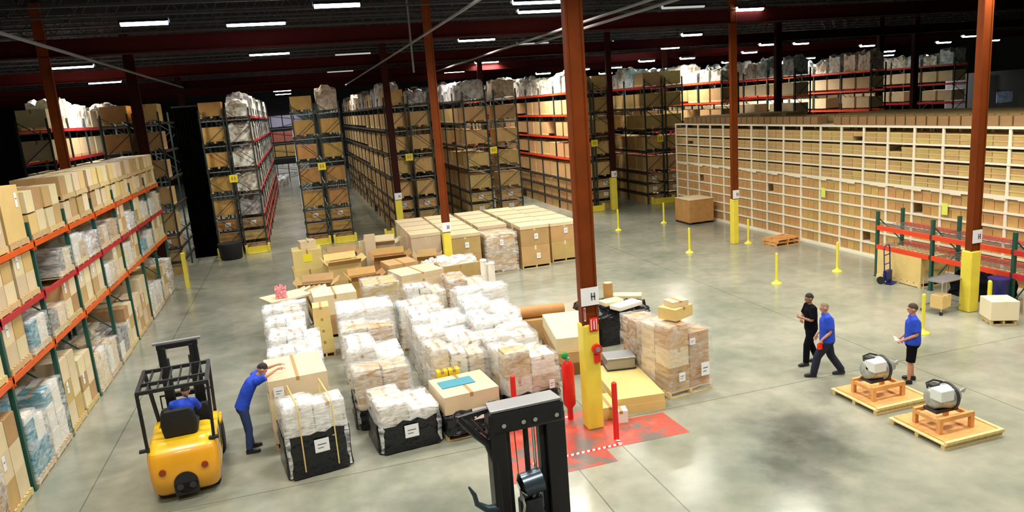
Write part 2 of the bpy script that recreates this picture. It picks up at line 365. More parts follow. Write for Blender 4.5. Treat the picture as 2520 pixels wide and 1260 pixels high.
# ------------------------------------------------------------------ lamps
def lamp_mesh(glow, L_=1.8, wd=.16):
    b = MB(); b.box(-L_ / 2, L_ / 2, -wd / 2 - .05, wd / 2 + .05, .06, .12, DGREY)
    for s_ in (-1, 1):
        b.add([(-L_ / 2, s_ * (wd / 2 + .05), .06), (L_ / 2, s_ * (wd / 2 + .05), .06), (L_ / 2, s_ * (wd / 2 + .1), -.02), (-L_ / 2, s_ * (wd / 2 + .1), -.02)], [(0, 1, 2, 3)], DGREY)
    h = b.mesh('housing'); g = MB(); g.tube([(-L_ / 2 + .04, 0, .0), (L_ / 2 - .04, 0, .0)], wd / 2, glow, 8); return h, g.mesh('lamp_tube')
LM = {k: lamp_mesh(g) for k, g in (('w', GLOW), ('b', GLOWB), ('g', GLOWG), ('d', GLOWD))}
LMS = {k: lamp_mesh(g, 1.3, .2) for k, g in (('w', GLOW), ('b', GLOWB), ('g', GLOWG), ('d', GLOWD))}
def lamp(x, y, z, kd='w', short=False, power=0, rz=0, label='', spread=150):
    r = empty('ceiling_light', (x, y, z), rz)
    tag(r, label, 'ceiling light', 'tube lights hung under the roof')
    h, g = (LMS if short else LM)[kd]
    place(h, 'housing', (0, 0, 0), parent=r); place(g, 'lamp_tube', (0, 0, 0), parent=r)
    if power:
        ld = bpy.data.lights.new('tube_light', 'AREA'); ld.shape = 'RECTANGLE'; ld.size = 1.2 if short else 1.8; ld.size_y = .3; ld.energy = power; ld.spread = R(spread)
        ld.color = (1, .95, .84) if kd != 'b' else (.85, .9, 1)
        lo = bpy.data.objects.new('tube_light', ld); col.objects.link(lo); lo.location = (0, 0, -.13); lo.parent = r
    return r
VIS = [  # x, y, kind, short, power, where
 (-3.6, 23.4, 'b', 1, .7, 'blue white tube lamp under the roof above the orange rack'),
 (-.65, 24.7, 'w', 0, 1, 'bright tube lamp over the near end of the aisles'),
 (-.55, 35.6, 'w', 0, 1, 'bright tube lamp beyond the first dark red girder'),
 (-.6, 40.0, 'w', 0, .5, 'tube lamp at the mouth of the left aisle'),
 (-.5, 46.5, 'w', 0, .8, 'tube lamp a little way down the left aisle'),
 (-.5, 54.7, 'w', 0, .7, 'tube lamp halfway down the left aisle'),
 (-.5, 66, 'w', 0, .7, 'tube lamp at the far part of the left aisle'),
 (-.5, 80, 'b', 0, .7, 'bluish lamp at the very end of the left aisle'),
 (1.6, 21.3, 'b', 1, 1, 'big cold white lamp at the top of the view, left of the thin column'),
 (2.0, 27.8, 'd', 1, 0, 'dim tube lamp just behind the big cold white lamp'),
 (3.35, 38, 'd', 0, 0, 'dim tube lamp before the long carton aisle'),
 (3.45, 44.4, 'd', 0, 0, 'dim tube lamp in the long carton aisle'),
 (3.6, 52, 'd', 0, 0, 'second dim tube lamp in the long carton aisle'),
 (3.6, 60, 'w', 0, .5, 'lit tube lamp far down the long carton aisle'),
 (8.7, 34, 'w', 0, 1, 'bright tube lamp between the thin and the thick column, beyond the girder'),
 (7.5, 27.6, 'g', 1, .5, 'short greenish lamp between the two red columns'),
 (8.65, 24.5, 'w', 0, 1, 'long bright lamp touching the thick column in the view'),
 (7.8, 22.3, 'g', 0, 1, 'large lamp cut by the top edge left of the thick column'),
 (8.7, 43.5, 'w', 0, .6, 'warm tube lamp behind the thin rust column'),
 (12.6, 37.5, 'd', 0, 0, 'dim tube lamp left of the thick column'),
 (13.9, 42, 'w', 0, 1.8, 'tube lamp over the aisle of bright orange cartons'),
 (13.9, 52, 'w', 0, .7, 'second lamp over the aisle of bright orange cartons'),
 (13.9, 63, 'w', 0, .7, 'third lamp over the aisle of bright orange cartons'),
 (14.3, 25, 'd', 0, .8, 'dim tube lamp at the top right of the thick column'),
 (14.1, 29.8, 'd', 0, .8, 'dim tube lamp below it, right of the thick column'),
 (19.0, 40.2, 'g', 1, 0, 'round white lamp over the dark double rack'),
 (22.0, 37.6, 'g', 1, 0, 'greenish white lamp over the far corner of the archive shelving'),
 (18.2, 26.6, 'w', 1, 0, 'small round lamp at the column before the archive shelving'),
 (19.3, 27.4, 'w', 1, 0, 'small round lamp just behind the column by the archive'),
 (-10.2, 31, 'd', 0, 0, 'dim tube lamp at the far left edge'),
 (-3.7, 29.6, 'd', 0, 0, 'dim tube lamp left of the bright aisle lamps'),
 (-12.6, 44.5, 'w', 0, 1.8, 'warm tube lamp left of the left column'),
 (-8.9, 37.0, 'w', 0, 3, 'warm tube lamp right of the left column'),
 (-10.2, 49, 'b', 0, .6, 'bluish tube lamp right of the left column'),
 (-11.8, 58, 'w', 0, .8, 'warm tube lamp deep beyond the left racks'),
 (-7.0, 60, 'w', 0, .6, 'warm tube lamp behind the black column'),
 (-5.4, 44, 'd', 0, 0, 'dim tube lamp over the dark left aisle'),
 (-14.5, 34.5, 'w', 0, .8, 'tube lamp beyond the left edge racks'),
 (-.5, 90, 'w', 0, .4, 'last tiny lamp of the left aisle'),
]
for (x, y, k, sh, p, lb) in VIS: lamp(x, y, LAMP_Z, k, bool(sh), p * LAMP_W * (2.2 if y > 41 else 1), label=lb)
# far right field of lamps
FAR = [(36.5, 47, 9.3, 'w', 'far lamp high beyond the archive shelving, between two black columns', .6), (33.5, 49, 9.0, 'w', 'far lamp beside a black column over white wrapped loads', 2.6), (30.0, 52, 9.0, 'g', 'small greenish far lamp above white wrapped loads', 0),
       (25.5, 50, 8.9, 'w', 'far lamp right of the column before the archive', 1), (26.6, 58, 8.9, 'w', 'smaller far lamp right of the column before the archive', 1), (41.5, 46, 8.8, 'w', 'far lamp right of the two black columns', 0),
       (40.5, 43, 8.2, 'g', 'round far lamp low beside the black column', 0), (46.5, 44, 8.6, 'w', 'far lamp before the right hand column', 1), (50.5, 45.5, 9.0, 'w', 'far lamp right of the rust column near the edge', 1), (50.5, 43.5, 8.5, 'w', 'lower far lamp right of the rust column near the edge', 0),
       (23.6, 43, 9.3, 'w', 'far lamp over the racks behind the archive corner', 1.2), (31.5, 44, 9.2, 'w', 'far lamp over the first rack rows behind the archive', 0)]
for i_, (x, y, z) in enumerate(((27.5, 62, 8.6), (28.3, 70, 8.4), (29.5, 66, 8.3), (33.8, 60, 8.6), (37.5, 58, 8.7), (24.5, 60, 9), (43.5, 55, 8.5), (46, 60, 8.4), (20.2, 58, 8.8), (31.2, 75, 8.2), (49, 52, 8.2))): FAR.append((x, y, z, 'w', 'tiny far lamp among the dark roof rows beyond the archive, %s in depth' % nth(i_), 0))
for (x, y, z, k, lb, p) in FAR: lamp(x, y, z, k, True, p * LAMP_W * 2.4, label=lb)
for i, (x, y, p) in enumerate(HALL_LAMPS):
    lamp(x, y, LAMP_Z, 'w', False, p * LAMP_W, label='unseen tube lamp of the front hall, %s row, %s column' % (nth(int((y - 4) // 6)), nth(int((x + 4) // 6) + (x > 15))))

# ------------------------------------------------------------------ cartons, pallets, wrapped loads
MC = {}
def carton_mesh(w_, d_, h_, m_, tape=TAPE, lid=False):
    k = ('c', round(w_, 2), round(d_, 2), round(h_, 2), m_.name, lid, tape.name if tape else '')
    if k in MC: return MC[k]
    b = MB(); b.box(-w_ / 2, w_ / 2, -d_ / 2, d_ / 2, 0, h_, m_)
    if tape and not lid:
        t = .003
        b.box(-.035, .035, -d_ / 2 - t, d_ / 2 + t, h_, h_ + t, tape)
        b.box(-.035, .035, -d_ / 2 - t, -d_ / 2, h_ * .78, h_, tape); b.box(-.035, .035, d_ / 2, d_ / 2 + t, h_ * .78, h_, tape)
    if lid:
        b.box(-w_ / 2 - .008, w_ / 2 + .008, -d_ / 2 - .008, d_ / 2 + .008, h_ * .74, h_ + .004, lid if lid is not True else m_)
    MC[k] = b.mesh('carton'); return MC[k]
def pallet_mesh(w_=1.2, d_=1.0, m_=WOOD):
    k = ('p', w_, d_, m_.name)
    if k in MC: return MC[k]
    b = MB(); n = 7
    for i in range(n):
        y = -d_ / 2 + d_ * (i + .5) / n; b.box(-w_ / 2, w_ / 2, y - d_ / n * .36, y + d_ / n * .36, .115, .135, m_)
    for i in (-1, 0, 1):
        b.box(i * (w_ / 2 - .025) - .025, i * (w_ / 2 - .025) + .025, -d_ / 2, d_ / 2, .02, .115, m_)
        b.box(-w_ / 2, w_ / 2, i * (d_ / 2 - .05) - .05, i * (d_ / 2 - .05) + .05, 0, .02, m_)
    MC[k] = b.mesh('pallet'); return MC[k]
def label_part(parent, x, y, z, w_, h_, face='y', lb=None):
    b = MB()
    if face == 'y': b.box(x - w_ / 2, x + w_ / 2, y - .006, y, z - h_ / 2, z + h_ / 2, PAPER); b.box(x - w_ * .3, x + w_ * .3, y - .008, y - .006, z + h_ * .05, z + h_ * .12, INK); b.box(x - w_ * .3, x + w_ * .1, y - .008, y - .006, z - h_ * .2, z - h_ * .14, INK)
    else:
        s_ = 1 if face == 'x' else -1; a, c = sorted((x, x + s_ * .006)); b.box(a, c, y - w_ / 2, y + w_ / 2, z - h_ / 2, z + h_ / 2, PAPER)
        a, c = sorted((x + s_ * .006, x + s_ * .008)); b.box(a, c, y - w_ * .3, y + w_ * .3, z + h_ * .05, z + h_ * .12, INK)
    o = b.build('label', parent); return o
def lumpy(w_, d_, h_, seed, m_, nx=9, ny=9, nz=7, rough=.05, hv=.18, base=0):
    """a wrapped lump of goods: closed shell, uneven top, drawn-in sides"""
    rd = random.Random(seed); v = {}; vs = []; fs = []
    cells = [[rd.uniform(-1, .35) for _ in range(4)] for _ in range(4)]
    def top(u, t): return h_ + hv * cells[min(3, int(u * 4))][min(3, int(t * 4))]
    def P(i, j, k):
        key = (i, j, k)
        if key in v: return v[key]
        u, t, q = i / nx, j / ny, k / nz
        tz = top(min(max(u, .02), .98), min(max(t, .02), .98)); e = 1 - .05 * math.sin(q * PI) - (.05 if k == nz else 0)
        x = (u - .5) * w_ * e + rd.uniform(-rough, rough) * (.3 if 0 < k < nz and 0 < i < nx else .6); y = (t - .5) * d_ * e + rd.uniform(-rough, rough) * .5
        z = base + (tz - base) * q + (rd.uniform(-rough, rough) if k == nz else 0)
        if k == nz and (i in (0, nx) or j in (0, ny)): z -= .04
        if k == 0: z = base; 
        v[key] = len(vs); vs.append((x, y, z)); return v[key]
    for i in range(nx):
        for j in range(ny): fs.append((P(i, j, nz), P(i + 1, j, nz), P(i + 1, j + 1, nz), P(i, j + 1, nz))); fs.append((P(i, j, 0), P(i, j + 1, 0), P(i + 1, j + 1, 0), P(i + 1, j, 0)))
    for k in range(nz):
        for i in range(nx): fs.append((P(i, 0, k), P(i + 1, 0, k), P(i + 1, 0, k + 1), P(i, 0, k + 1))); fs.append((P(i + 1, ny, k), P(i, ny, k), P(i, ny, k + 1), P(i + 1, ny, k + 1)))
        for j in range(ny): fs.append((P(0, j + 1, k), P(0, j, k), P(0, j, k + 1), P(0, j + 1, k + 1))); fs.append((P(nx, j, k), P(nx, j + 1, k), P(nx, j + 1, k + 1), P(nx, j, k + 1)))
    b = MB(); b.add(vs, fs, m_, False); return b
_lump = {}
def lump_mesh(w_, d_, h_, var, m_):
    k = (round(w_, 1), round(d_, 1), round(h_, 1), var, m_.name)
    if k not in _lump: _lump[k] = lumpy(w_, d_, h_, hash(k[:4]) % 999 if False else int(var * 37 + h_ * 10), m_, 6, 6, 4, .04, .25).mesh('wrapped_goods')
    return _lump[k]

# racks ---------------------------------------------------------------------------
def upright(parent, x0, x1, y, H_, m_, name='upright_frame'):
    b = MB(); p = .045 if m_ is GREEN else .035
    for x in (x0 + p, x1 - p): b.box(x - p, x + p, y - p, y + p, 0, H_, m_); b.box(x - .07, x + .07, y - .07, y + .07, 0, .012, m_)
    z = .2; s_ = 1
    while z < H_ - .5:
        a, c = (x0 + p, x1 - p) if s_ > 0 else (x1 - p, x0 + p)
        b.bar((a, y, z), (c, y, min(z + .9, H_ - .1)), .03, .03, m_); z += .9; s_ = -s_
    return b.build(name, parent)
def rack(label, x0, x1, ys, levels, top, ub, bm_f, guard=False, split=True, cross=False):
    r = empty('pallet_rack', ((x0 + x1) / 2, ys[0], 0)); tag(r, label, 'pallet rack')
    inv = Vector(((x0 + x1) / 2, ys[0], 0))
    X0, X1 = x0 - inv.x, x1 - inv.x; Y = [y - inv.y for y in ys]
    for y in Y: upright(r, X0, X1, y, top, ub)
    for li, z in enumerate(levels):
        mm = bm_f(li) if callable(bm_f) else bm_f
        spans = list(zip(Y[:-1], Y[1:])) if split else [(Y[0], Y[-1])]
        for (a, c) in spans:
            for x in (X0 - .005, X1 + .005):
                b = MB(); s_ = .05; b.box(x - .025, x + .025, a + .045, c - .045, z - .11, z, mm)
                b.box(x - .032, x + .032, a + .045, a + .07, z - .17, z + .04, mm); b.box(x - .032, x + .032, c - .07, c - .045, z - .17, z + .04, mm)
                b.build('beam', r)
        if not split or cross:
            b = MB(); b.box(X0 + .09, X1 - .09, Y[0] - .02, Y[0] + .02, z - .16, z - .12, GREY if not cross else ub); b.build('cross_bar', r)
    return r
# 1. left orange-beamed rack, near
LY = [9.95 + 2.55 * i for i in range(10)]
LZ = [2.27, 3.38, 4.47]
lr = rack('tall green rack with orange and crimson beams full of mixed pallets', -6.72, -5.62, LY, LZ, 4.9, GREEN, lambda li: [ORANGE, CRIMSON, ORANGE][li])
b = MB(); b.box(1.02, 1.16, LY[-1] - LY[0] - .35, LY[-1] - LY[0] - .1, 0, 1.5, YELLOW); tag(b.build('end_guard', lr), 'yellow guard post at the rack end')
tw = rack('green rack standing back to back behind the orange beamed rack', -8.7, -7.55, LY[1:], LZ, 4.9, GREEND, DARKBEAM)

rnd = random.Random(11)
def wrapped_load(x, y, z, w_, d_, h_, seed, label, cat='wrapped pallet', group=None, film=FILM, base=0, base_m=BLACKW, tones=(CARD, CARDL, CARDW), rz=0, lab=0, straps=0, pallet=True, extra=None, lx=None, name='wrapped_load', grid=None, pm=WOOD, nolabel=False):
    """pallet > cartons in uneven stacks > stretch film > black wrap round the foot > labels"""
    rd = random.Random(seed); r = empty(name, (x, y, z), rz); tag(r, label, cat, group)
    z0 = 0
    if pallet: place(pallet_mesh(round(w_, 1), round(d_, 1), pm), 'pallet', (0, 0, 0), parent=r, sc=(w_ / round(w_, 1), d_ / round(d_, 1), 1)); z0 = .137
    gx, gy = grid or (rd.choice((2, 3)), 2); cw = (w_ - .06) / gx; cd = (d_ - .06) / gy; H = {}
    for i in range(gx):
        for j in range(gy):
            zz = z0; goal = h_ * rd.uniform(.78, 1.0) if not (i == 0 and j == 0) else h_
            first = True
            while zz < goal - .12:
                hh = min(rd.choice((.42, .55, .68)), goal - zz)
                if goal - zz - hh < .15: hh = goal - zz
                m_ = rd.choice(tones)
                sx, sy = (cw - .015, cd - .015) if first else (cw - rd.uniform(.02, .07), cd - rd.uniform(.02, .07))
                c = place(carton_mesh(round(sx, 2), round(sy, 2), round(hh, 2), m_), 'carton', (-w_ / 2 + .03 + cw * (i + .5), -d_ / 2 + .03 + cd * (j + .5), zz), parent=r)
                zz += round(hh, 2) + .004; first = False
            H[i, j] = zz
    if film:
        nx, ny, nz = 12, 12, 8; vs = []; fs = []; idx = {}
        def top(u, t):
            s_ = 0; ws = 0
            for i in range(gx):
                for j in range(gy):
                    uu = (i + .5) / gx; tt = (j + .5) / gy; dd = max(abs(u - uu) * gx, abs(t - tt) * gy); wt = 1 if dd < .5 else 0
                    if wt: s_ = max(s_, H[i, j])
            mx = 0
            for du in (-.06, 0, .06):
                for dt in (-.06, 0, .06):
                    a = min(gx - 1, max(0, int((u + du) * gx))); c = min(gy - 1, max(0, int((t + dt) * gy))); mx = max(mx, H[a, c])
            return mx + .02
        def P(i, j, k):
            if (i, j, k) in idx: return idx[i, j, k]
            u, t, q = i / nx, j / ny, k / nz; e = 1.035 - .02 * math.sin(q * PI * 3)
            px = (u - .5) * w_ * e; py = (t - .5) * d_ * e; tz = top(u, t)
            if k == nz: px *= .985; py *= .985
            pz = z0 * .4 + (tz - z0 * .4) * q + (rd.uniform(0, .02) if k == nz else 0)
            if i in (0, nx): px += rd.uniform(-.002, .010) * (1 if i else -1)
            if j in (0, ny): py += rd.uniform(-.002, .010) * (1 if j else -1)
            idx[i, j, k] = len(vs); vs.append((px, py, pz)); return idx[i, j, k]
        for i in range(nx):
            for j in range(ny): fs.append((P(i, j, nz), P(i + 1, j, nz), P(i + 1, j + 1, nz), P(i, j + 1, nz)))
        for k in range(nz):
            for i in range(nx): fs.append((P(i, 0, k), P(i + 1, 0, k), P(i + 1, 0, k + 1), P(i, 0, k + 1))); fs.append((P(i + 1, ny, k), P(i, ny, k), P(i, ny, k + 1), P(i + 1, ny, k + 1)))
            for j in range(ny): fs.append((P(0, j + 1, k), P(0, j, k), P(0, j, k + 1), P(0, j + 1, k + 1))); fs.append((P(nx, j, k), P(nx, j + 1, k), P(nx, j + 1, k + 1), P(nx, j, k + 1)))
        b = MB(); b.add(vs, fs, film, True); o = b.build('stretch_film', r); tag(o, 'clear stretch film wrapped round the stack')
    if base:
        n = 28; secs = []
        for q in range(7):
            t = q / 6; ring = []
            for k in range(n):
                a = 2 * PI * k / n; cx, sx = math.cos(a), math.sin(a); e = 1 / max(abs(cx), abs(sx)) ; e = min(e, 1.36)
                rr = 1 + .085 + rd.uniform(-.008, .02) + (.03 if q == 0 else 0) + .015 * math.sin(q * 2.1)
                ring.append((cx * e * w_ / 2 * rr, sx * e * d_ / 2 * rr, .03 + (base - .03) * t + (rd.uniform(-.05, .05) if q == 6 else 0)))
            secs.append(ring)
        b = MB(); b.loft(secs, base_m, True, cap=False); o = b.build('black_wrap', r); tag(o, 'black plastic wrapped round the lower half')
    for (lx_, lz_, lw_, lh_, fc) in (lab or []):
        off = .085
        if fc == 'y': label_part(r, lx_, -d_ / 2 * 1.09 - .035, lz_, lw_, lh_, 'y')
        else: label_part(r, w_ / 2 * 1.09 + .035, lx_, lz_, lw_, lh_, 'x')
    for sx_ in (straps or []):
        b = MB(); t = h_ + .06; yy = d_ / 2 * 1.10 + .03
        b.tube([(sx_, -yy, .15), (sx_, -yy, t * .9), (sx_, -yy * .93, t), (sx_, yy * .93, t), (sx_, yy, t * .9), (sx_, yy, .15)], .014, CARDY, 5); b.build('strap', r)
    return r

# load the left rack
LBL = ['floor level', 'second level', 'third level', 'top level']
BAYN = ['first', 'second', 'third', 'fourth', 'fifth', 'sixth', 'seventh', 'eighth', 'ninth']
for bi in range(9):
    y0, y1 = LY[bi], LY[bi + 1]
    for s_ in (0, 1):
        yc = y0 + .68 + s_ * 1.2; 
        side = 'nearer' if s_ == 0 else 'farther'
        where = lambda lv: '%s, %s bay from camera, %s side' % (LBL[lv], BAYN[bi], side)
        # top level: cartons on pallets
        z = LZ[2]
        g = 'cartons on the orange beamed rack'
        p = place(pallet_mesh(1.1, 1.1, WOOD), 'pallet', (-6.17, yc, z + .004)); tag(p, 'wooden pallet on the orange rack, ' + where(3), 'pallet', 'pallets on the orange beamed rack')
        z += .142
        if bi < 2: hs = [.75, .45]; k = 1
        elif bi == 2: hs = [1.15] if s_ else [.6]; k = 1
        else: hs = [.46, .46]; k = 2
        for li, hh in enumerate(hs):
            for kk in range(k):
                wd = 1.08 / k - .03; hh_ = hh - (.04 if (bi * 3 + kk + li) % 3 == 0 else 0)
                c = place(carton_mesh(1.05, round(wd, 2), round(hh_, 2), [CARDL, CARD, CARDL, CARDY][(bi + kk + s_ + li) % 4]), 'carton', (-6.17, yc - .54 + (wd + .03) * (kk + .5), z + (0 if li == 0 else .0)))
                tag(c, '%s orange rack carton, %s%s' % ('upper' if li else 'lower', where(3), '' if k == 1 else (', first half' if kk == 0 else ', second half')), 'carton', g)
                if (bi + kk) % 2 == 0 and k == 1: label_part(c, .528, wd * .3, hh * .7, .14, .3, 'x')
            z += hh
            if li == 0 and bi > 3 and len(hs) > 1:
                p = place(pallet_mesh(1.1, 1.1, WOOD), 'pallet', (-6.17, yc, z + .001)); tag(p, 'upper pallet between two layers, ' + where(3), 'pallet', 'pallets on the orange beamed rack'); z += .138
        # lower levels
        for lv in (0, 1, 2):
            zb = [0, LZ[0], LZ[1]][lv]; room = [2.1, 1.0, .98][lv]
            kind = rnd.random()
            if lv == 2 and bi < 3: kind = .9
            if lv == 1 and bi < 2: kind = .92
            if lv == 1 and bi == 2: kind = .95 if s_ == 0 else .4
            if lv == 0 and bi in (1,): kind = .8 if s_ else .3
            if lv == 2 and bi == 3 and s_ == 0: continue
            if kind > .62:
                p = place(pallet_mesh(1.1, 1.1, WOOD), 'pallet', (-6.17, yc, zb + .004)); tag(p, 'wooden pallet on the orange rack, ' + where(lv), 'pallet', 'pallets on the orange beamed rack')
                zz = zb + .142; n2 = 2 if lv else 3; hh = min(.42, (room - .16) / n2 - .01) if lv else rnd.choice((.4, .52))
                for li in range(n2):
                    for kk in range(2):
                        c = place(carton_mesh(1.04, .51, round(hh, 2), [CARDL, CARD, CARDL][(li + bi + kk) % 3]), 'carton', (-6.17, yc - .27 + .54 * kk, zz))
                        tag(c, '%s carton, %s column, orange rack, %s' % (['lowest', 'second', 'topmost'][li], ['near', 'far'][kk], where(lv)), 'carton', g)
                        if li == 1 and kk == 0: label_part(c, .523, -.05, hh * .7, .12, .26, 'x')
                    zz += round(hh, 2) + .003
            else:
                hh = rnd.uniform(.6, .95) if lv else rnd.choice((1.1, 1.5, 1.75, 1.3))
                tn = [(CARDW, CARDL, CARD), (CARD, CARDL, CARDW), (CARDW, GREY, CARDL), (CARDL, CARDY, CARDW), (CARDW, CARDW, TEAL)][rnd.randrange(5)]
                wrapped_load(-6.15, yc, zb + .004, 1.1, 1.1, min(hh, room - .08), bi * 31 + s_ * 7 + lv, 'film wrapped load on orange rack, ' + where(lv), 'wrapped pallet', 'wrapped pallets on the orange beamed rack', film=rnd.choice((FILM, FILMC, FILMO)), tones=tn)
# white wrapped goods on the rear twin rack
for i, (y, h_, lb) in enumerate(((16.3, .9, 'wrapped grey load on the rear rack at the left picture edge'), (18.88, .5, 'low white wrapped slab load on the rear rack beside the long carton'), (21.42, .62, 'second white wrapped slab load on the rear rack'))):
    o = place(lump_mesh(1.1, 1.7 if i else 1.1, h_, i, MT['wrapped_goods_white'] if i else MT['wrapped_goods_grey']), 'wrapped_load', (-8.1, y, LZ[2] + .001)); tag(o, lb, 'wrapped pallet')

# 2. the high double racks behind
BL = [0, .65, 1.3, 1.95, 3.2, 4.45, 5.72, 6.98]     # storage levels
BH = [.44, .44, .44, .84, .80, .80, .82, 0]
BY = [39.75 + 2.75 * i for i in range(13)]
slots = []      # carton slots of all far racks
wraps = []
def far_rack(nm, x0, x1, ys, face, top_kind, lit, beams, kinds, cm, label, wf=0, minlev=0, skip=()):
    rack(label, x0, x1, ys, [z - .02 for z in BL[1:]], 8.0 if False else 7.4, GREEND, beams, split=False)
    for bi in range(len(ys) - 1):
        if not face and bi > 0: break
        for s_ in (0, 1):
            if not face and s_: continue
            yc = ys[bi] + .72 + s_ * 1.32
            for lv, z in enumerate(BL):
                if (lv, bi, s_) in skip or lv < minlev: continue
                xx = (x0 + x1) / 2; wd = x1 - x0 - .08
                pos = 'level %s, %s bay %s half, %s' % (['one', 'two', 'three', 'four', 'five', 'six', 'seven', 'eight'][lv], nth(bi), 'near' if s_ == 0 else 'far', nm)
                if lv == 7 or (kinds == 'wrap' and lv >= 3 and (bi > 0 or wf)):
                    if lv == 7 and (top_kind == 'box' or (top_kind == 'mix' and (bi + s_) % 3 == 0)):
                        slots.append((xx, yc, z, wd, 1.15, .78, cm, pos, lv, bi, s_)); continue
                    h_ = rnd.choice((.8, 1.0, 1.25)) if lv == 7 else .9
                    wraps.append((xx, yc, z, round(wd, 1), 1.1, h_, lit(lv, bi), pos, bi))
                else:
                    if (bi * 7 + lv * 3 + s_) % 17 == 5: continue
                    slots.append((xx, yc, z, wd, 1.12, BH[lv] if lv < 7 else .8, cm, pos, lv, bi, s_))
W, G_, B_, C_ = WRAPW, WRAPG, WRAPB, WRAPC
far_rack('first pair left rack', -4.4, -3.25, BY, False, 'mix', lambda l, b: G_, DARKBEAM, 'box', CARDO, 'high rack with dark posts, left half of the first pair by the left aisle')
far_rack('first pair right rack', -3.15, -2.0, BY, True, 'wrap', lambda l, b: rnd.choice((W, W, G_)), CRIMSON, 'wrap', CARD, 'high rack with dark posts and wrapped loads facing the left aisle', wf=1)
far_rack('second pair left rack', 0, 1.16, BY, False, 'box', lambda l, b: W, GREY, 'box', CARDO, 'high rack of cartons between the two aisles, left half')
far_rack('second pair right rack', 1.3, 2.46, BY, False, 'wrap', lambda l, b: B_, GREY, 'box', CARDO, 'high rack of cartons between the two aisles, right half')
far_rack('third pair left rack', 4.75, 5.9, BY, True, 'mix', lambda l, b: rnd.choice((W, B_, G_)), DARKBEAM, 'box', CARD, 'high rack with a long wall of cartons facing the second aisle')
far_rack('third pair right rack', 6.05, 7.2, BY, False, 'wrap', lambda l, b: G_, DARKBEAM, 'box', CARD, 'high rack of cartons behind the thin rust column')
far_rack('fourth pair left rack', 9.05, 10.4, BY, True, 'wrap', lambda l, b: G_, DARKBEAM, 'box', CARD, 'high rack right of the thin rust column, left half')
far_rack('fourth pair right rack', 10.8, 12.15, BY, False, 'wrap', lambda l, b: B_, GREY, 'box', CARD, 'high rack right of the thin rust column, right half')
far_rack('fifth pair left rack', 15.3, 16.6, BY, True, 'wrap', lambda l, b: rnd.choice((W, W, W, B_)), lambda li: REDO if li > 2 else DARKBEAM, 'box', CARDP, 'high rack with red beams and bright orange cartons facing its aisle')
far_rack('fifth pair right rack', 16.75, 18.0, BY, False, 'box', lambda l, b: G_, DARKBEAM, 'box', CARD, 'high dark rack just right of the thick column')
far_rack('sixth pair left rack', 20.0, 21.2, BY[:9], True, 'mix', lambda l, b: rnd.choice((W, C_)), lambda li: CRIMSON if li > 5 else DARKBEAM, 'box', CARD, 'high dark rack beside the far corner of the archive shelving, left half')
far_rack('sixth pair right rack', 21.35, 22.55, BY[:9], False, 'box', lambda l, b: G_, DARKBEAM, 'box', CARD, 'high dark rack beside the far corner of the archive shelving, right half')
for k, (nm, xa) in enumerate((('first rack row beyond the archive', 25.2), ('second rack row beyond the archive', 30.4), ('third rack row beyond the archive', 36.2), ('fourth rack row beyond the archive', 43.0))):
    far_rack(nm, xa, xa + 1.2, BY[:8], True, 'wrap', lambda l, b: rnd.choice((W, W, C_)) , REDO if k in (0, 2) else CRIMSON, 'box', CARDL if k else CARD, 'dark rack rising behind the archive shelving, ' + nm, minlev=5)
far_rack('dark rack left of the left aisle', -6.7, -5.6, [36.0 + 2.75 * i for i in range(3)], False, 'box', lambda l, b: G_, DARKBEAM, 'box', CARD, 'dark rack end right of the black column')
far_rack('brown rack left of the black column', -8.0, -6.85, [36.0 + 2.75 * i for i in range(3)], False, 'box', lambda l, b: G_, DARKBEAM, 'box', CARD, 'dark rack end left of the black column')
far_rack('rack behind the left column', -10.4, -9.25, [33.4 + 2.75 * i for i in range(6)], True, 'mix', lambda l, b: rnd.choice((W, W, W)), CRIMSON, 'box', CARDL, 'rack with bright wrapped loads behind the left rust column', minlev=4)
# end-of-aisle stock
for i in range(3):
    o = place(lump_mesh(1.1, 1.1, .9, i, WRAPW), 'wrapped_load', (-1.75 + .1 * i, 78 + 2 * i, 0)); tag(o, 'pale load standing at the end of the left aisle, %s back' % nth(i), 'wrapped pallet')

slots.sort(key=lambda s_: s_[0] ** 2 + s_[1] ** 2 + (6.6 - s_[2]) ** 2 - (60 if s_[10] == 0 and s_[9] == 0 else 0))
stuff = MB()
pend = carton_mesh
for i, (x, y, z, wd, d_, h_, cm, pos, lv, bi, s_) in enumerate(slots):
    if i < 300:
        end = bi == 0 and s_ == 0
        o = place(carton_mesh(round(wd, 2), round(d_, 2), round(h_ - (.11 if h_ > .6 else 0), 2), cm), 'bulk_carton', (x, y, z + (.11 if h_ > .6 else 0)))
        tag(o, 'brown bulk carton, ' + pos, 'carton', 'bulk cartons on the high racks')
        if h_ > .6:
            b = MC.get(('thin', round(wd, 2)))
            if b is None:
                q = MB()
                for sx in (-1, 0, 1): q.box(sx * (wd / 2 - .05) - .05, sx * (wd / 2 - .05) + .05, -.55, .55, -.11, -.018, WOOD)
                q.box(-wd / 2, wd / 2, -.55, .55, -.018, 0, WOOD); b = MC[('thin', round(wd, 2))] = q.mesh('pallet')
            place(b, 'pallet', (0, 0, 0), parent=o)
        if end and lv in (1, 2) and (lv == 2 or x > 9): label_part(o, 0, -d_ / 2, h_ * .55, .28, .2)
    else:
        stuff.box(x - wd / 2, x + wd / 2, y - d_ / 2, y + d_ / 2, z + (.11 if h_ > .6 else 0), z + h_, cm)
if stuff.v: tag(stuff.build('distant_bulk_cartons'), 'many more brown cartons further back on the high racks', 'cartons', kind='stuff')
wraps.sort(key=lambda s_: s_[0] ** 2 + s_[1] ** 2)
stuff = MB()
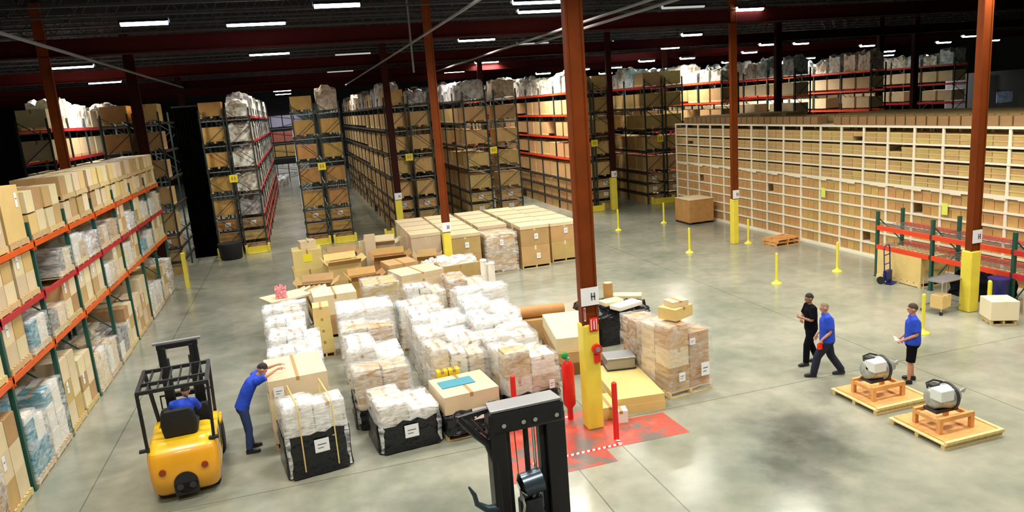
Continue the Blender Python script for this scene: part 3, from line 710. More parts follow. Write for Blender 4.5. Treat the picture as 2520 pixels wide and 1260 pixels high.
for i, (x, y, z, wd, d_, h_, mm, pos, bi) in enumerate(wraps):
    me = lump_mesh(wd, d_, h_, i % 6, mm)
    if i < 300:
        o = place(me, 'wrapped_load', (x, y, z + .001)); tag(o, 'film wrapped load, ' + pos, 'wrapped pallet', 'wrapped loads on the high racks')
    else: stuff.add([Vector(v.co) + Vector((x, y, z)) for v in me.vertices], [tuple(p.vertices) for p in me.polygons], mm)
if stuff.v: tag(stuff.build('distant_wrapped_loads'), 'many more wrapped loads further back on the high racks', 'wrapped pallets', kind='stuff')

# yellow rack-end guards and aisle tags
def guard(x0, x1, y, lb):
    r = MB(); r.box(x0, x1, y - .02, y + .02, .02, .34, YELLOW); 
    for x in (x0, x1): r.box(x - .06, x + .06, y - .12, y + .06, 0, .46, YELLOW)
    r.box(x0, x1, y - .12, y - .02, .0, .04, YELLOW); tag(r.build('rack_guard', bevel=.01), lb, 'rack guard')
guard(-4.4, -3.3, 39.35, 'low yellow guard before the left half of the first rack pair'); guard(-3.05, -1.95, 39.35, 'low yellow guard before the right half of the first rack pair')
guard(0, 1.15, 39.35, 'low yellow guard at the foot of the middle rack, left half'); guard(1.4, 2.5, 39.35, 'low yellow guard at the foot of the middle rack, right half')
guard(4.1, 4.5, 39.3, 'low yellow guard beside the dark column of the long carton aisle'); guard(5.5, 6.9, 39.35, 'low yellow guard at the third rack pair, behind open cartons')
guard(15.5, 16.9, 39.35, 'low yellow guard just right of the thick rust column'); guard(20.1, 21.5, 39.35, 'low yellow guard at the rack beside the orange crate')
def aisle_tag(x, z, lb, y=39.695):
    b = MB(); b.box(x - .2, x + .2, y - .01, y + .01, z - .19, z + .19, YTAG); b.box(x - .1, x - .03, y - .014, y - .01, z - .08, z + .1, CARDO); b.box(x + .03, x + .1, y - .014, y - .01, z - .08, z + .1, CARDO); tag(b.build('aisle_tag'), lb, 'sign')
for x, z, lb in ((-3.2, 3.9, 'yellow tag on the first rack end left of the aisle'), (1.22, 4.1, 'yellow tag on the middle rack end between both aisles'), (5.85, 4.15, 'yellow tag on the rack end behind the dark column'), (10.6, 4.1, 'yellow tag on the rack end right of the thin rust column'), (16.7, 3.95, 'yellow tag right of the thick column on the dark rack'), (20.95, 3.85, 'yellow tag on the dark rack end beside the archive shelving')): aisle_tag(x, z, lb)
b = MB(); b.cyl((-3.75, 38.55, .02), .52, .8, RUBBER, 16, r2=.6); tag(b.build('waste_drum', bevel=.02), 'black round bin before the foot of the first rack', 'bin')

# ------------------------------------------------------------------ cream archive shelving
AX = 19.9; AY0 = 12.94; AB = 1.15; NB = 20
ar = empty('archive_shelving', (AX, AY0, 0)); tag(ar, 'huge cream shelving wall packed with archive cartons', 'shelving')
AZU = [2.82, 3.30, 3.78, 4.27]; AZL = [.14, .58, 1.02, 1.46, 1.90, 2.34]; ATOP = 4.84
for i in range(NB + 1):
    b = MB()
    for x in (.025, .7): b.box(x - .025, x + .025, i * AB - .045, i * AB + .045, 0, ATOP, WHITEP)
    for z in (1.2, 2.4, 3.6): b.bar((.05, i * AB, z), (.68, i * AB, z + .5), .02, .02, WHITEP)
    b.build('post', ar)
for z in AZL + AZU + [ATOP]:
    b = MB(); b.box(-.012, .012, 0, NB * AB, z - .065, z - .0, WHITEP); b.box(.0, .72, .03, NB * AB - .03, z - .02, z - .005, WHITEP)
    b.build('shelf', ar)
b = MB()
for i in range(NB * 3): b.box(-.02, -.005, i * AB / 3, (i + 1) * AB / 3, 2.735 - .02 * ((i * 7) % 4), 2.83, WHITEP)
b.build('paper_lining', ar)
for zb in (0.0,):
    b = MB(); b.box(-.03, .01, 0, NB * AB, 0, .085, WHITEP); b.build('base_plate', ar)
acs = []
rnd = random.Random(3)
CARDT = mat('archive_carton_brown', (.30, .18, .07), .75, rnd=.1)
for bi in range(NB):
    for li, z in enumerate(AZL):
        for k in range(3):
            if rnd.random() < .012: continue
            acs.append((AY0 + bi * AB + .05 + .352 * (k + .5), z + .003, .332, .362, bi, li, 'lower half, %s shelf, %s' % (ORD[li], ['near', 'middle', 'far'][k]), 0))
    for li, z in enumerate(AZU):
        for t in (0, 1):
            for k in range(2):
                if rnd.random() < .02: continue
                acs.append((AY0 + bi * AB + .05 + .527 * (k + .5), z + .003 + t * .168, .505, .16, bi, li, 'upper half, %s shelf, %s, %s' % (ORD[li], 'top tier' if t else 'bottom tier', 'near' if k == 0 else 'far'), 1))
CA = mat('archive_carton', (.54, .31, .105), .72, var=.08, nscale=5, rnd=.10)
CAU = mat('archive_carton_pale', (.50, .34, .13), .72, var=.08, nscale=5, rnd=.09)
CAL = mat('archive_lid', (.62, .42, .18), .7, rnd=.08)
acs.sort(key=lambda a: a[0] * 1.0 + (0 if a[0] > 15.5 else 200) + rnd.random() * .01)
stuff = MB(); n_ind = 0
for (y, z, wd, h_, bi, li, pos, up) in acs:
    if n_ind < 296:
        n_ind += 1
        o = place(carton_mesh(.6, wd, h_, CAU if up else CA, lid=CAL), 'archive_carton', (AX + .35, y, z)); tag(o, 'archive carton, cream shelving, %s bay from right, %s' % (nth(bi), pos), 'carton', 'archive cartons on the cream shelving')
    else:
        stuff.box(AX + .05, AX + .65, y - wd / 2, y + wd / 2, z, z + h_ * .74, CAU if up else CA); stuff.box(AX + .042, AX + .658, y - wd / 2 - .004, y + wd / 2 + .004, z + h_ * .74, z + h_, CAL)
# rows of cartons on top and in the runs behind
y = AY0 + .3; 
while y < AY0 + NB * AB - .3:
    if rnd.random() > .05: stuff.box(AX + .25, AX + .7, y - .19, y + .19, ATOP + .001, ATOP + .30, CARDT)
    y += .44
tag(stuff.build('remaining_archive_cartons'), 'the remaining archive cartons on and along the cream shelving', 'cartons', kind='stuff')
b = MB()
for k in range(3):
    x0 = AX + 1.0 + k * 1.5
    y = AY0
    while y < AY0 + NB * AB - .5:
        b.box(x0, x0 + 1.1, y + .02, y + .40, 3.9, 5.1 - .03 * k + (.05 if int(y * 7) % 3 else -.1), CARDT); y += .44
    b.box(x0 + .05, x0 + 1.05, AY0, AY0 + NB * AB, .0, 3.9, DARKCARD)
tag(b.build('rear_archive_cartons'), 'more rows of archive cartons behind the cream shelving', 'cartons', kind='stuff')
for y, lb in ((24.19, 'pale yellow tag on the middle of the cream shelving'), (18.48, 'pale yellow tag on the cream shelving above the red rack')):
    b = MB(); b.box(AX - .035, AX - .015, y - .11, y + .11, 2.0, 2.38, mat('tag_lime', (.75, .85, .15), .5)); tag(b.build('shelf_tag'), lb, 'sign')

# ------------------------------------------------------------------ low red rack at the right
RX0, RX1 = 18.1, 19.2; RY = [9.6, 12.1, 14.6, 17.25, 19.45]
rr = empty('pallet_rack', (RX0, RY[0], 0)); tag(rr, 'low rack with two levels of red beams and short green posts', 'pallet rack')
for i, y in enumerate(RY): upright(rr, 0, RX1 - RX0, y - RY[0], 2.2, GREEN)
for z in (1.10, 1.74):
    for a, c in zip(RY[:-1], RY[1:]):
        for x in (-.01, RX1 - RX0 + .01):
            b = MB(); b.box(x - .03, x + .03, a - RY[0] + .05, c - RY[0] - .05, z - .14, z, REDO if a > 14 else CRIMSON); b.build('beam', rr)
        b = MB()
        for k in range(12):
            y = a - RY[0] + .1 + (c - a - .2) * k / 11; b.box(.03, RX1 - RX0 - .03, y - .008, y + .008, z - .02, z - .01, GREY)
        for k in range(8):
            x = .06 + k * .14; b.box(x - .006, x + .006, a - RY[0] + .06, c - RY[0] - .06, z - .01, z - .002, GREY)
        b.build('wire_deck', rr)
# big brown crate below it
cr = empty('brown_crate', (18.55, 18.45, 0)); tag(cr, 'long brown carton crate on a pallet under the red rack', 'crate')
place(pallet_mesh(1.0, 1.8, WOODP), 'pallet', (0, 0, 0), parent=cr); place(carton_mesh(.98, 1.78, .82, CARDY, TAPEW), 'carton', (0, 0, .137), parent=cr)
# hand truck
ht = empty('hand_truck', (17.75, 18.55, 0), R(20)); tag(ht, 'dark blue hand truck standing before the brown crate', 'hand truck')
b = MB(); b.tube([(-.18, 0, .12), (-.18, .05, 1.15), (-.1, .05, 1.25), (.1, .05, 1.25), (.18, .05, 1.15), (.18, 0, .12)], .018, BINB, 8)
for z in (.35, .65, .95): b.bar((-.18, .02, z), (.18, .02, z), .03, .02, BINB)
b.build('frame', ht)
b = MB(); b.box(-.2, .2, -.22, .02, .03, .05, BINB); b.cbox((0, .0, .28), (.34, .12, .3), BINB); b.build('toe_plate', ht)
for s_ in (-1, 1):
    b = MB(); b.cyl((s_ * .23 - .025, .1, .125), .125, .05, RUBBER, 16, 'x'); b.build('wheel', ht)
# dark goods in the rack's lower bay
o = lumpy(.9, 1.5, .75, 4, BLACKC).build('black_bundle', None, (18.7, 15.95, 0)); tag(o, 'dark covered bundle low in the red rack', 'bundle')
# wire cart
wc = empty('wire_cart', (16.85, 15.55, 0), R(8)); tag(wc, 'grey wire shelf cart before the red rack', 'cart')
for z in (.18, .92):
    b = MB()
    for k in range(13): b.box(-.5 + k / 12 - .005, -.5 + k / 12 + .005, -.28, .28, z - .005, z + .005, GREY)
    for y in (-.28, .28): b.bar((-.5, y, z), (.5, y, z), .025, .03, GREY)
    for x in (-.5, .5): b.bar((x, -.28, z), (x, .28, z), .025, .03, GREY)
    if z > .5: b.box(-.49, .49, -.27, .27, z - .008, z - .004, GREY)
    b.build('wire_shelf', wc)
for x in (-.5, .5):
    for y in (-.28, .28):
        b = MB(); b.tube([(x, y, .1), (x, y, 1.0)], .014, CHROME, 8); b.build('post', wc)
        b = MB(); b.cyl((x - .015, y, .05), .05, .03, RUBBER, 12, 'x'); b.build('wheel', wc)
c = place(carton_mesh(.42, .34, .36, CARDY, TAPEW), 'small_carton', (16.55, 15.38, .187), R(14)); tag(c, 'small yellowish carton on the lower shelf of the wire cart', 'carton')
# blue bin, bollard, cream crate, tote
b = MB(); b.loft([[(.24 * math.cos(a) * k, .24 * math.sin(a) * k, z) for a in [2 * PI * i / 20 for i in range(20)]] for k, z in ((.85, .02), (1, .5), (1.05, .92), (1.1, .94), (1.1, .98))], BINB); tag(b.build('waste_bin', None, (17.8, 14.72, 0)), 'dark blue round bin behind the yellow column guard', 'bin')
def post(x, y, h_, r_, m_, nm, lb, cat, grp=None, base=.0, bm=None):
    rt = empty(nm, (x, y, 0)); tag(rt, lb, cat, grp)
    b = MB(); b.cyl((0, 0, 0), r_, h_ - r_, m_, 16); b.sphere((0, 0, h_ - r_), r_, m_, 14, (1, 1, 1)); b.build('post', rt)
    if base:
        b = MB(); n = 24; b.loft([[(rr_ * math.cos(2 * PI * i / n), rr_ * math.sin(2 * PI * i / n), z) for i in range(n)] for rr_, z in ((base, 0), (base, .025), (base * .8, .05), (r_ * 1.4, .085), (r_ * 1.05, .14))], bm or m_); b.build('base', rt)
    return rt
post(17.55, 14.75, .95, .06, YELLOWP, 'bollard', 'thin yellow bollard between the column guard and the cream crate', 'bollard')
cc = empty('cream_crate', (17.15, 14.12, 0), R(-26)); tag(cc, 'cream coloured square box on a small pallet near the yellow column', 'box')
place(pallet_mesh(.6, .6, WOOD), 'pallet', (0, 0, 0), parent=cc); place(carton_mesh(.66, .66, .5, mat('cream_board', (.82, .72, .50), .6), TAPEW), 'carton', (0, 0, .137), parent=cc)
tt = place(carton_mesh(1.1, 1.9, .62, CARDY, TAPEW), 'brown_tote', (18.75, 13.35, 0)); tag(tt, 'low kraft box at the right edge under the red rack', 'box')
for k, (x, y) in enumerate(((18.4, 13.95), (18.85, 13.75), (18.42, 13.35), (18.85, 13.1), (18.4, 12.75))):
    o = lumpy(.34, .36, .3, k, WRAPW, 5, 5, 4, .03, .08).build('wrapped_parcel', None, (x, y, .621 + .0)); tag(o, 'white wrapped parcel on the kraft box at the right edge, %s from the far end' % nth(k), 'parcel', 'parcels on the kraft box')

# orange crate, small pallet, stanchions
oc = empty('wooden_crate', (18.95, 32.55, 0)); tag(oc, 'orange brown closed crate beside the far end of the cream shelving', 'crate')
b = MB(); b.box(-.68, .68, -.72, .72, .1, 1.22, CARDO); b.box(-.7, .7, -.74, .74, 1.22, 1.25, CARDL); b.build('carton', oc, bevel=.01)
b = MB(); 
for x in (-.6, 0, .6): b.box(x - .07, x + .07, -.7, .7, 0, .1, RUBBER)
b.build('skid', oc)
for k in range(2):
    o = place(pallet_mesh(1.15, .9, WOODO), 'pallet', (18.95, 25.6, .137 * k), R(6 * k)); tag(o, ['orange wooden pallet lying by the cream shelving', 'upper orange pallet with boards by the cream shelving'][k], 'pallet')
for k in range(3):
    b = MB(); b.box(-.5, .5, -.06, .06, 0, .05, WOODO); tag(b.build('board', None, (18.95 - .05 * k, 25.4 + .2 * k, .275), R(-14 + 16 * k)), 'short board lying on the orange pallet, %s from the front' % nth(k), 'board', 'boards on the orange pallet')
for (x, y, lb) in ((14.88, 32.88, 'yellow stanchion nearest the thick column, before the dark racks'), (17.6, 33.25, 'yellow stanchion left of the orange crate'), (15.04, 26.28, 'yellow stanchion left of the column before the shelving'), (17.95, 26.45, 'yellow stanchion tucked right behind the yellow column guard'), (17.55, 20.61, 'yellow stanchion before the shelving, near the red rack'), (14.89, 20.35, 'yellow stanchion alone in the middle of the open floor'), (14.87, 14.32, 'yellow stanchion behind the man in shorts')):
    post(x, y, 1.06, .045, YELLOWP, 'stanchion', lb, 'stanchion', 'yellow stanchions on the open floor', .17)

# far wall panel seen at the right edge
b = MB(); b.box(52, 53, 44.95, 45, 0, 5.9, WALLD); b.box(48, 60, 45, 45.1, 0, 6.2, mat('partition_grey', (.12, .13, .15), .8)); tag(b.build('wall_partition'), kind='structure')
b = MB(); b.box(52.9, 54.5, 44.9, 44.94, 3.75, 4.6, mat('poster_blue', (.25, .32, .55), .6, var=.5, nscale=4)); tag(b.build('wall_poster'), 'pale blue poster on the grey partition at the right edge', 'poster')

# ------------------------------------------------------------------ tall carton grid
k = 0
for ri in range(5):
    for ci, x in enumerate((4.55, 5.9, 7.33, 8.76, 10.2)):
        y = 27.95 + ri * 1.2
        if ci == 0 and ri < 1: continue
        if ci == 4: y += .45
        h_ = 1.72 if ci != 4 else 1.62
        if ri == 0 and ci == 2:
            wrapped_load(x, y, 0, 1.3, 1.1, 1.55, 77, 'wrapped brown pallet stack in the front row of the tall cartons', film=FILM, tones=(CARD, CARD, CARDW), grid=(1, 1), lab=[(0, 1.25, .14, .24, 'y')]); continue
        r = empty('carton_stack', (x, y, 0)); tag(r, 'tall double carton of the grid, %s row, %s column from the left' % (nth(ri), nth(ci)), 'carton stack', 'tall double cartons in the middle of the hall')
        place(pallet_mesh(1.2, 1.05, WOOD), 'pallet', (0, 0, 0), parent=r)
        hh = (h_ - .137) / 2
        for t in (0, 1):
            place(carton_mesh(1.2, 1.0, round(hh, 2), CARDL if ri else CARD, TAPEW), 'carton', (0, 0, .137 + t * (round(hh, 2) + .004)), parent=r)
        b = MB(); b.box(-.615, .615, -.515, .515, h_ - .1, h_ + .03, CARDL); b.build('lid', r)
        if ri == 0: label_part(r, .05, -.52, 1.3, .16, .22); 
        if ri == 0 and ci == 3: label_part(r, .1, -.52, .5, .16, .22)

# ------------------------------------------------------------------ staging area: wrapped pallets in four lanes
def flat_box_load(x, y, w_, d_, hs, label, m_=CARDL, rz=0, name='boxed_load', labs=(), pal=True, cat='boxed pallet'):
    r = empty(name, (x, y, 0), rz); tag(r, label, cat); z = 0
    if pal: place(pallet_mesh(round(w_, 1), round(d_, 1), WOOD), 'pallet', (0, 0, 0), parent=r, sc=(w_ / round(w_, 1), d_ / round(d_, 1), 1)); z = .137
    for i, h_ in enumerate(hs):
        o = place(carton_mesh(round(w_ - .02 * i, 2), round(d_ - .02 * i, 2), h_, m_ if not isinstance(m_, (list, tuple)) else m_[i]), 'carton', (0, 0, z), parent=r); z += h_ + .003
    for l in labs: label_part(r, *l)
    return r
Wt = (CARDW, CARDL, CARDW); Wb = (CARDW, CARD, CARDL); Ww = (CARDW, CARDW, CARDL)
wrapped_load(-.38, 13.85, 0, 1.12, 1.05, 1.42, 1, 'wrapped pallet with black foot and tan straps, front of the first lane', film=FILMO, base=.86, tones=Wt, straps=(-.3, .32), lab=[(.05, .60, .27, .26, 'y'), (-.28, .66, .12, .24, 'x')], rz=R(9), grid=(2, 2), pm=WOODP)
r = flat_box_load(-.62, 15.55, 1.22, 1.55, [.55, .42, .37], 'pallet of broad brown cartons the leaning worker looks over', CARDL, R(5), labs=[(-.4, -.8, 1.25, .2, .2)])
wrapped_load(-.62, 17.4, 0, 1.2, 1.1, 1.36, 3, 'wrapped white and brown pallet behind the broad brown cartons', film=FILMO, tones=Ww, grid=(2, 2))
wrapped_load(-.62, 18.7, 0, 1.2, 1.1, 1.38, 4, 'wrapped white pallet, fourth in the first lane', film=FILMO, tones=Wb, grid=(3, 2))
wrapped_load(-.85, 20.05, 0, 1.0, 1.1, 1.4, 5, 'wrapped white pallet, fifth in the first lane', film=FILMO, tones=Ww, grid=(2, 2))
wrapped_load(-.95, 21.5, 0, 1.05, 1.15, 1.42, 6, 'wrapped white pallet with pale round bags, sixth in the first lane', film=FILMO, tones=Ww, grid=(2, 2))
flat_box_load(.1, 20.6, .5, .7, [.35, .32, .33, .32], 'narrow tall column of brown cartons between the first two lanes', CARDY)
wrapped_load(1.42, 14.15, 0, 1.2, 1.1, .98, 7, 'low wrapped pallet with black foot, front of the second lane', film=FILMO, base=.62, tones=Ww, lab=[(0, .42, .28, .26, 'y')], rz=R(6), grid=(2, 1), pm=WOOD)
wrapped_load(1.15, 15.5, 0, 1.2, 1.15, 1.28, 8, 'wrapped brown pallet, second in the second lane', film=FILM, base=.5, tones=(CARD, CARDL, CARDW), grid=(2, 2))
wrapped_load(1.15, 16.75, 0, 1.25, 1.1, 1.42, 9, 'wrapped white pallet with a green label, third in the second lane', film=FILMO, tones=Ww, grid=(2, 1))
wrapped_load(1.15, 18.4, 0, 1.3, 1.15, 1.38, 10, 'wrapped pallet with a brown box on show, fourth in the second lane', film=FILM, tones=Wb, grid=(2, 2))
wrapped_load(1.27, 20.35, 0, 1.5, 1.2, 1.36, 11, 'wide wrapped cream pallet, fifth in the second lane', film=FILMO, tones=Ww, grid=(1, 1))
r = flat_box_load(2.72, 14.2, 1.2, 1.15, [.42, .38], 'pale flat box on black wrapped goods, front of the third lane', [BLACKW, CARDL], R(6), labs=[(.1, -.66, .5, .3, .24)])
b = MB(); b.box(-.42, .3, -.2, .2, 0, .012, TEAL); o = b.build('film_scrap', r, (-.05, .1, .945)); tag(o, 'bluish plastic scrap on the top')
o = lumpy(1.24, .5, .5, 3, BLACKW, 10, 5, 5, .05, .1).build('black_film_bundle', r, (0, -.42, .14))
r = wrapped_load(2.86, 15.6, 0, 1.25, 1.15, 1.46, 13, 'wrapped pallet with yellow cartons and a green item in front, third lane', film=FILM, tones=Wb, grid=(3, 2))
for k in range(2): 
    c = place(carton_mesh(.24, .2, .26, mat('yellow_carton', (.85, .60, .03), .5)), 'yellow_carton', (-.44 + .26 * k, -.69, .78), parent=r)
b = MB(); b.sphere((0, 0, 0), .09, GREENP, 10, (1, .8, .9)); b.build('green_item', r, (.02, -.70, .82))
wrapped_load(2.9, 17.1, 0, 1.3, 1.1, 1.36, 14, 'wrapped white pallet, third in the third lane', film=FILMO, tones=Ww, grid=(2, 2))
wrapped_load(3.0, 18.5, 0, 1.45, 1.15, 1.42, 15, 'wide wrapped white pallet, fourth in the third lane', film=FILMO, tones=Wb, grid=(3, 1))
wrapped_load(2.78, 20.1, 0, 1.25, 1.15, 1.36, 16, 'wrapped pallet with teal goods, fifth in the third lane', film=FILM, tones=(CARDW, TEAL, CARDW, CARDL), grid=(2, 2))
wrapped_load(4.2, 14.7, 0, 1.2, 1.15, 1.42, 17, 'wrapped pallet with brown middle and black foot beside the fire point', film=FILM, base=.5, tones=(CARDW, CARDO, CARD, CARDW), grid=(2, 2), lab=[(.4, .62, .12, .2, 'y')], rz=R(4))
wrapped_load(4.2, 16.0, 0, 1.25, 1.1, 1.4, 18, 'wrapped white pallet, second in the fourth lane', film=FILMO, tones=Wb, grid=(2, 2))
wrapped_load(4.35, 17.35, 0, 1.3, 1.15, 1.38, 19, 'wrapped white pallet, third in the fourth lane', film=FILMO, tones=Ww, grid=(3, 2))
wrapped_load(4.5, 18.95, 0, 1.35, 1.2, 1.38, 20, 'wrapped pale pallet with a slanting top, fourth in the fourth lane', film=FILMO, tones=Ww, grid=(2, 1))
wrapped_load(4.75, 20.9, 0, 1.5, 1.2, 1.32, 21, 'wide flat white pallet, fifth in the fourth lane', film=FILMO, tones=Ww, grid=(1, 2))
flat_box_load(.55, 22.6, 1.3, 1.2, [.6, .62], 'broad pale carton pallet behind the narrow brown column', [CARD, CARDL], R(3))
wrapped_load(1.95, 22.5, 0, 1.1, 1.15, 1.5, 23, 'wrapped grey brown pallet behind the second lane', film=FILMC, tones=(CARD, CARDL), grid=(1, 1))
wrapped_load(3.25, 22.1, 0, 1.2, 1.2, 1.35, 24, 'wrapped pallet with mixed small boxes behind the third lane', film=FILM, tones=Wb, grid=(3, 2))
flat_box_load(3.35, 24.0, 1.55, 1.3, [.5, .5, .22], 'pallet with a big slanted pale lid box behind the third lane', CARDL, R(14))
wrapped_load(4.75, 22.8, 0, 1.35, 1.2, 1.2, 26, 'wrapped pallet with brown box and white rolls behind the fourth lane', film=FILM, tones=(CARDO, CARDW, CARDL), grid=(2, 1))
flat_box_load(4.9, 24.6, 1.4, 1.0, [.55, .6], 'pallet of brown boxes under white film before the grid of cartons', CARD, R(4))
o = lumpy(1.3, .9, .22, 9, FILMO, 9, 9, 3, .05, .12).build('film_heap', None, (4.9, 24.6, 1.3)); tag(o, 'heap of white film on the brown boxes before the carton grid', 'plastic film')
wrapped_load(-.85, 23.3, 0, 1.1, 1.2, 1.1, 27, 'low wrapped pallet under leaning boards, end of the first lane', film=FILMO, tones=Ww, grid=(1, 1))
for i in range(5):
    b = MB(); b.box(-.45, .45, -.03, .03, 0, 1.15, [CARDL, CARDW, CARD][i % 3]); o = b.build('flattened_carton', None, (-.2 + .17 * i, 24.35 - .02 * i, .06), R(60)); o.rotation_euler = (R(-20), 0, R(60)); o.location.z = .02; tag(o, 'flattened carton leaning at the end of the first lane, %s from left' % nth(i), 'flattened carton', 'leaning flattened cartons')
b = MB(); b.box(-.65, .65, -.5, .5, 0, .06, CARDL); o = b.build('flat_carton', None, (-.9, 23.35, 1.17), R(24)); tag(o, 'flat pale carton lying across the low pallet at the left', 'flattened carton')
o = lumpy(.3, .25, .35, 5, mat('pink_film', (.8, .3, .32), .4), 6, 6, 5, .06, .1).build('pink_film', None, (-1.0, 23.1, 1.24)); tag(o, 'crumpled pink film standing on the flat pale carton', 'plastic film')
for k, (x, y) in enumerate(((5.55, 23.3), (5.78, 23.15), (5.68, 23.55))):
    b = MB(); b.cyl((0, 0, 0), .11, 1.5 - .1 * k, CARDW, 16); b.sphere((0, 0, 1.5 - .1 * k), .13, CARDW, 12, (1, 1, .5)); tag(b.build('wrapped_tube', None, (x, y, 0)), 'white wrapped tube standing at the right end of the lanes, %s from the left' % nth(k), 'tube', 'white tubes')

# open and closed brown cartons piled behind the lanes
def open_box(x, y, z, w_, d_, h_, m_, rz, lb, flaps=True, tagc=None):
    r = empty('open_carton', (x, y, z), rz); tag(r, lb, 'carton', 'cartons piled behind the wrapped pallets')
    b = MB(); t = .02
    b.box(-w_ / 2, w_ / 2, -d_ / 2, -d_ / 2 + t, 0, h_, m_); b.box(-w_ / 2, w_ / 2, d_ / 2 - t, d_ / 2, 0, h_, m_)
    b.box(-w_ / 2, -w_ / 2 + t, -d_ / 2 + t, d_ / 2 - t, 0, h_, m_); b.box(w_ / 2 - t, w_ / 2, -d_ / 2 + t, d_ / 2 - t, 0, h_, m_); b.box(-w_ / 2 + t, w_ / 2 - t, -d_ / 2 + t, d_ / 2 - t, 0, t, m_)
    b.build('carton_body', r)
    if flaps:
        for (px, py, a, ln, ax) in ((0, -d_ / 2, -50, w_, 'x'), (0, d_ / 2, 35, w_, 'x'), (-w_ / 2, 0, 40, d_, 'y'), (w_ / 2, 0, -60, d_, 'y')):
            q = MB(); fl = .28
            if ax == 'x': q.box(-ln / 2, ln / 2, -.008, .008, 0, fl, m_)
            else: q.box(-.008, .008, -ln / 2, ln / 2, 0, fl, m_)
            o = q.build('flap', r, (px, py, h_)); o.rotation_euler = (R(-a), 0, 0) if ax == 'x' else (0, R(-a), 0)
    if tagc:
        q = MB(); q.box(-.17, .17, -d_ / 2 - .01, -d_ / 2, h_ * .45, h_ * .45 + .3, tagc); q.build('yellow_tag', r)
    return r
def closed(x, y, z, w_, d_, h_, m_, rz, lb, tagc=None):
    o = place(carton_mesh(w_, d_, h_, m_), 'carton', (x, y, z), rz); tag(o, lb, 'carton', 'cartons piled behind the wrapped pallets')
    if tagc: q = MB(); q.box(-.17, .17, -d_ / 2 - .01, -d_ / 2, h_ * .4, h_ * .4 + .3, tagc); q.build('yellow_tag', o)
    return o
closed(-.1, 29.2, 0, 1.2, 1.1, .9, CARDY, R(4), 'lower brown carton of the stack at the left end of the pile')
closed(-.1, 29.2, .905, 1.1, 1.0, .75, CARDY, R(2), 'upper brown carton with a yellow tag at the left end of the pile', YTAG)
closed(-.05, 29.25, 1.66, .6, .5, .3, CARDL, R(12), 'small pale carton topmost at the left end of the pile')
open_box(1.25, 29.4, 0, 1.15, 1.1, 1.2, CARD, R(-3), 'wide open brown carton in the rear row of the pile')
open_box(1.15, 27.6, 0, 1.2, 1.1, 1.25, CARDY, R(5), 'open brown carton with standing boards inside, left of the pile')
for i in range(4):
    b = MB(); b.box(-.4, .4, -.02, .02, 0, 1.3, CARDO); tag(b.build('cardboard_sheet', None, (1.1, 27.3 + .14 * i, .03), R(5)), 'brown sheet standing inside the open carton, %s from the front' % nth(i), 'cardboard sheet', 'sheets in the open carton')
open_box(2.95, 27.9, 0, 1.2, 1.15, 1.15, CARDO, R(-4), 'open orange brown carton with a pale tag in the pile', True, YTAG)
open_box(1.75, 25.8, 0, 1.0, .9, .95, CARDO, R(3), 'open orange brown carton with a yellow tag near the middle of the pile', True, YTAG)
open_box(.1, 25.9, 0, 1.1, 1.0, .9, CARD, R(-8), 'open brown carton left of the tagged one')
closed(3.1, 26.3, 0, 1.1, 1.1, 1.25, CARD, R(10), 'big closed brown carton in the middle of the pile')
closed(3.15, 29.3, 0, .9, 1.0, 1.1, CARDO, R(5), 'closed orange brown carton in the rear of the pile')
open_box(3.0, 30.9, 0, 1.1, 1.0, 1.2, CARDL, R(-6), 'open pale carton in the last row of the pile')
for i, (x, y, h_) in enumerate(((2.45, 30.1, 1.75), (2.2, 30.25, 1.5), (3.9, 30.4, 1.45))):
    b = MB(); b.box(-.22, .22, -.06, .06, 0, h_, CARDL); tag(b.build('tall_carton', None, (x, y, 0), R(8 * i)), 'tall thin pale carton standing in the pile, %s from the left' % nth([1, 0, 2][i]), 'carton', 'tall thin cartons')
open_box(4.3, 27.25, 0, .7, .8, 1.05, CARD, R(-12), 'open brown carton left of the yellow column guard')
o = lumpy(1.0, .8, .25, 12, FILMO, 9, 9, 3, .06, .14).build('film_heap', None, (4.35, 25.75, .985)); tag(o, 'white film bunched before the open carton by the yellow guard', 'plastic film')
b = MB(); b.box(-.5, .5, -.35, .35, 0, .98, CARD); tag(b.build('brown_carton', None, (4.35, 25.75, 0)), 'brown carton under the bunched white film', 'carton')

# ------------------------------------------------------------------ fire point round the thick column
def paint_mat():
    mm = mat('red_floor_paint', (.62, .075, .045), .4); nt = mm.node_tree; b = nt.nodes['Principled BSDF']
    tc = nt.nodes.new('ShaderNodeTexCoord'); n = nt.nodes.new('ShaderNodeTexNoise'); n.inputs['Scale'].default_value = 1.4; n.inputs['Detail'].default_value = 6; n.inputs['Roughness'].default_value = .65
    nt.links.new(tc.outputs['Object'], n.inputs[0]); cr = nt.nodes.new('ShaderNodeValToRGB'); nt.links.new(n.outputs[0], cr.inputs[0])
    e = cr.color_ramp.elements; e[0].position = .42; e[0].color = (.16, .13, .115, 1); e[1].position = .52; e[1].color = (.50, .065, .04, 1); e2 = cr.color_ramp.elements.new(.72); e2.color = (.62, .16, .11, 1)
    nt.links.new(cr.outputs[0], b.inputs['Base Color']); return mm
PM = paint_mat()
b = MB()
b.add([(2.9, 11.42, .003), (4.95, 11.42, .003), (4.95, 11.95, .003), (6.72, 11.9, .003), (6.68, 12.95, .003), (5.6, 13.0, .003), (5.6, 13.75, .003), (2.9, 13.9, .003)], [(0, 1, 2, 3, 4, 5, 6, 7)], PM)
tag(b.build('floor_marking'), kind='structure')
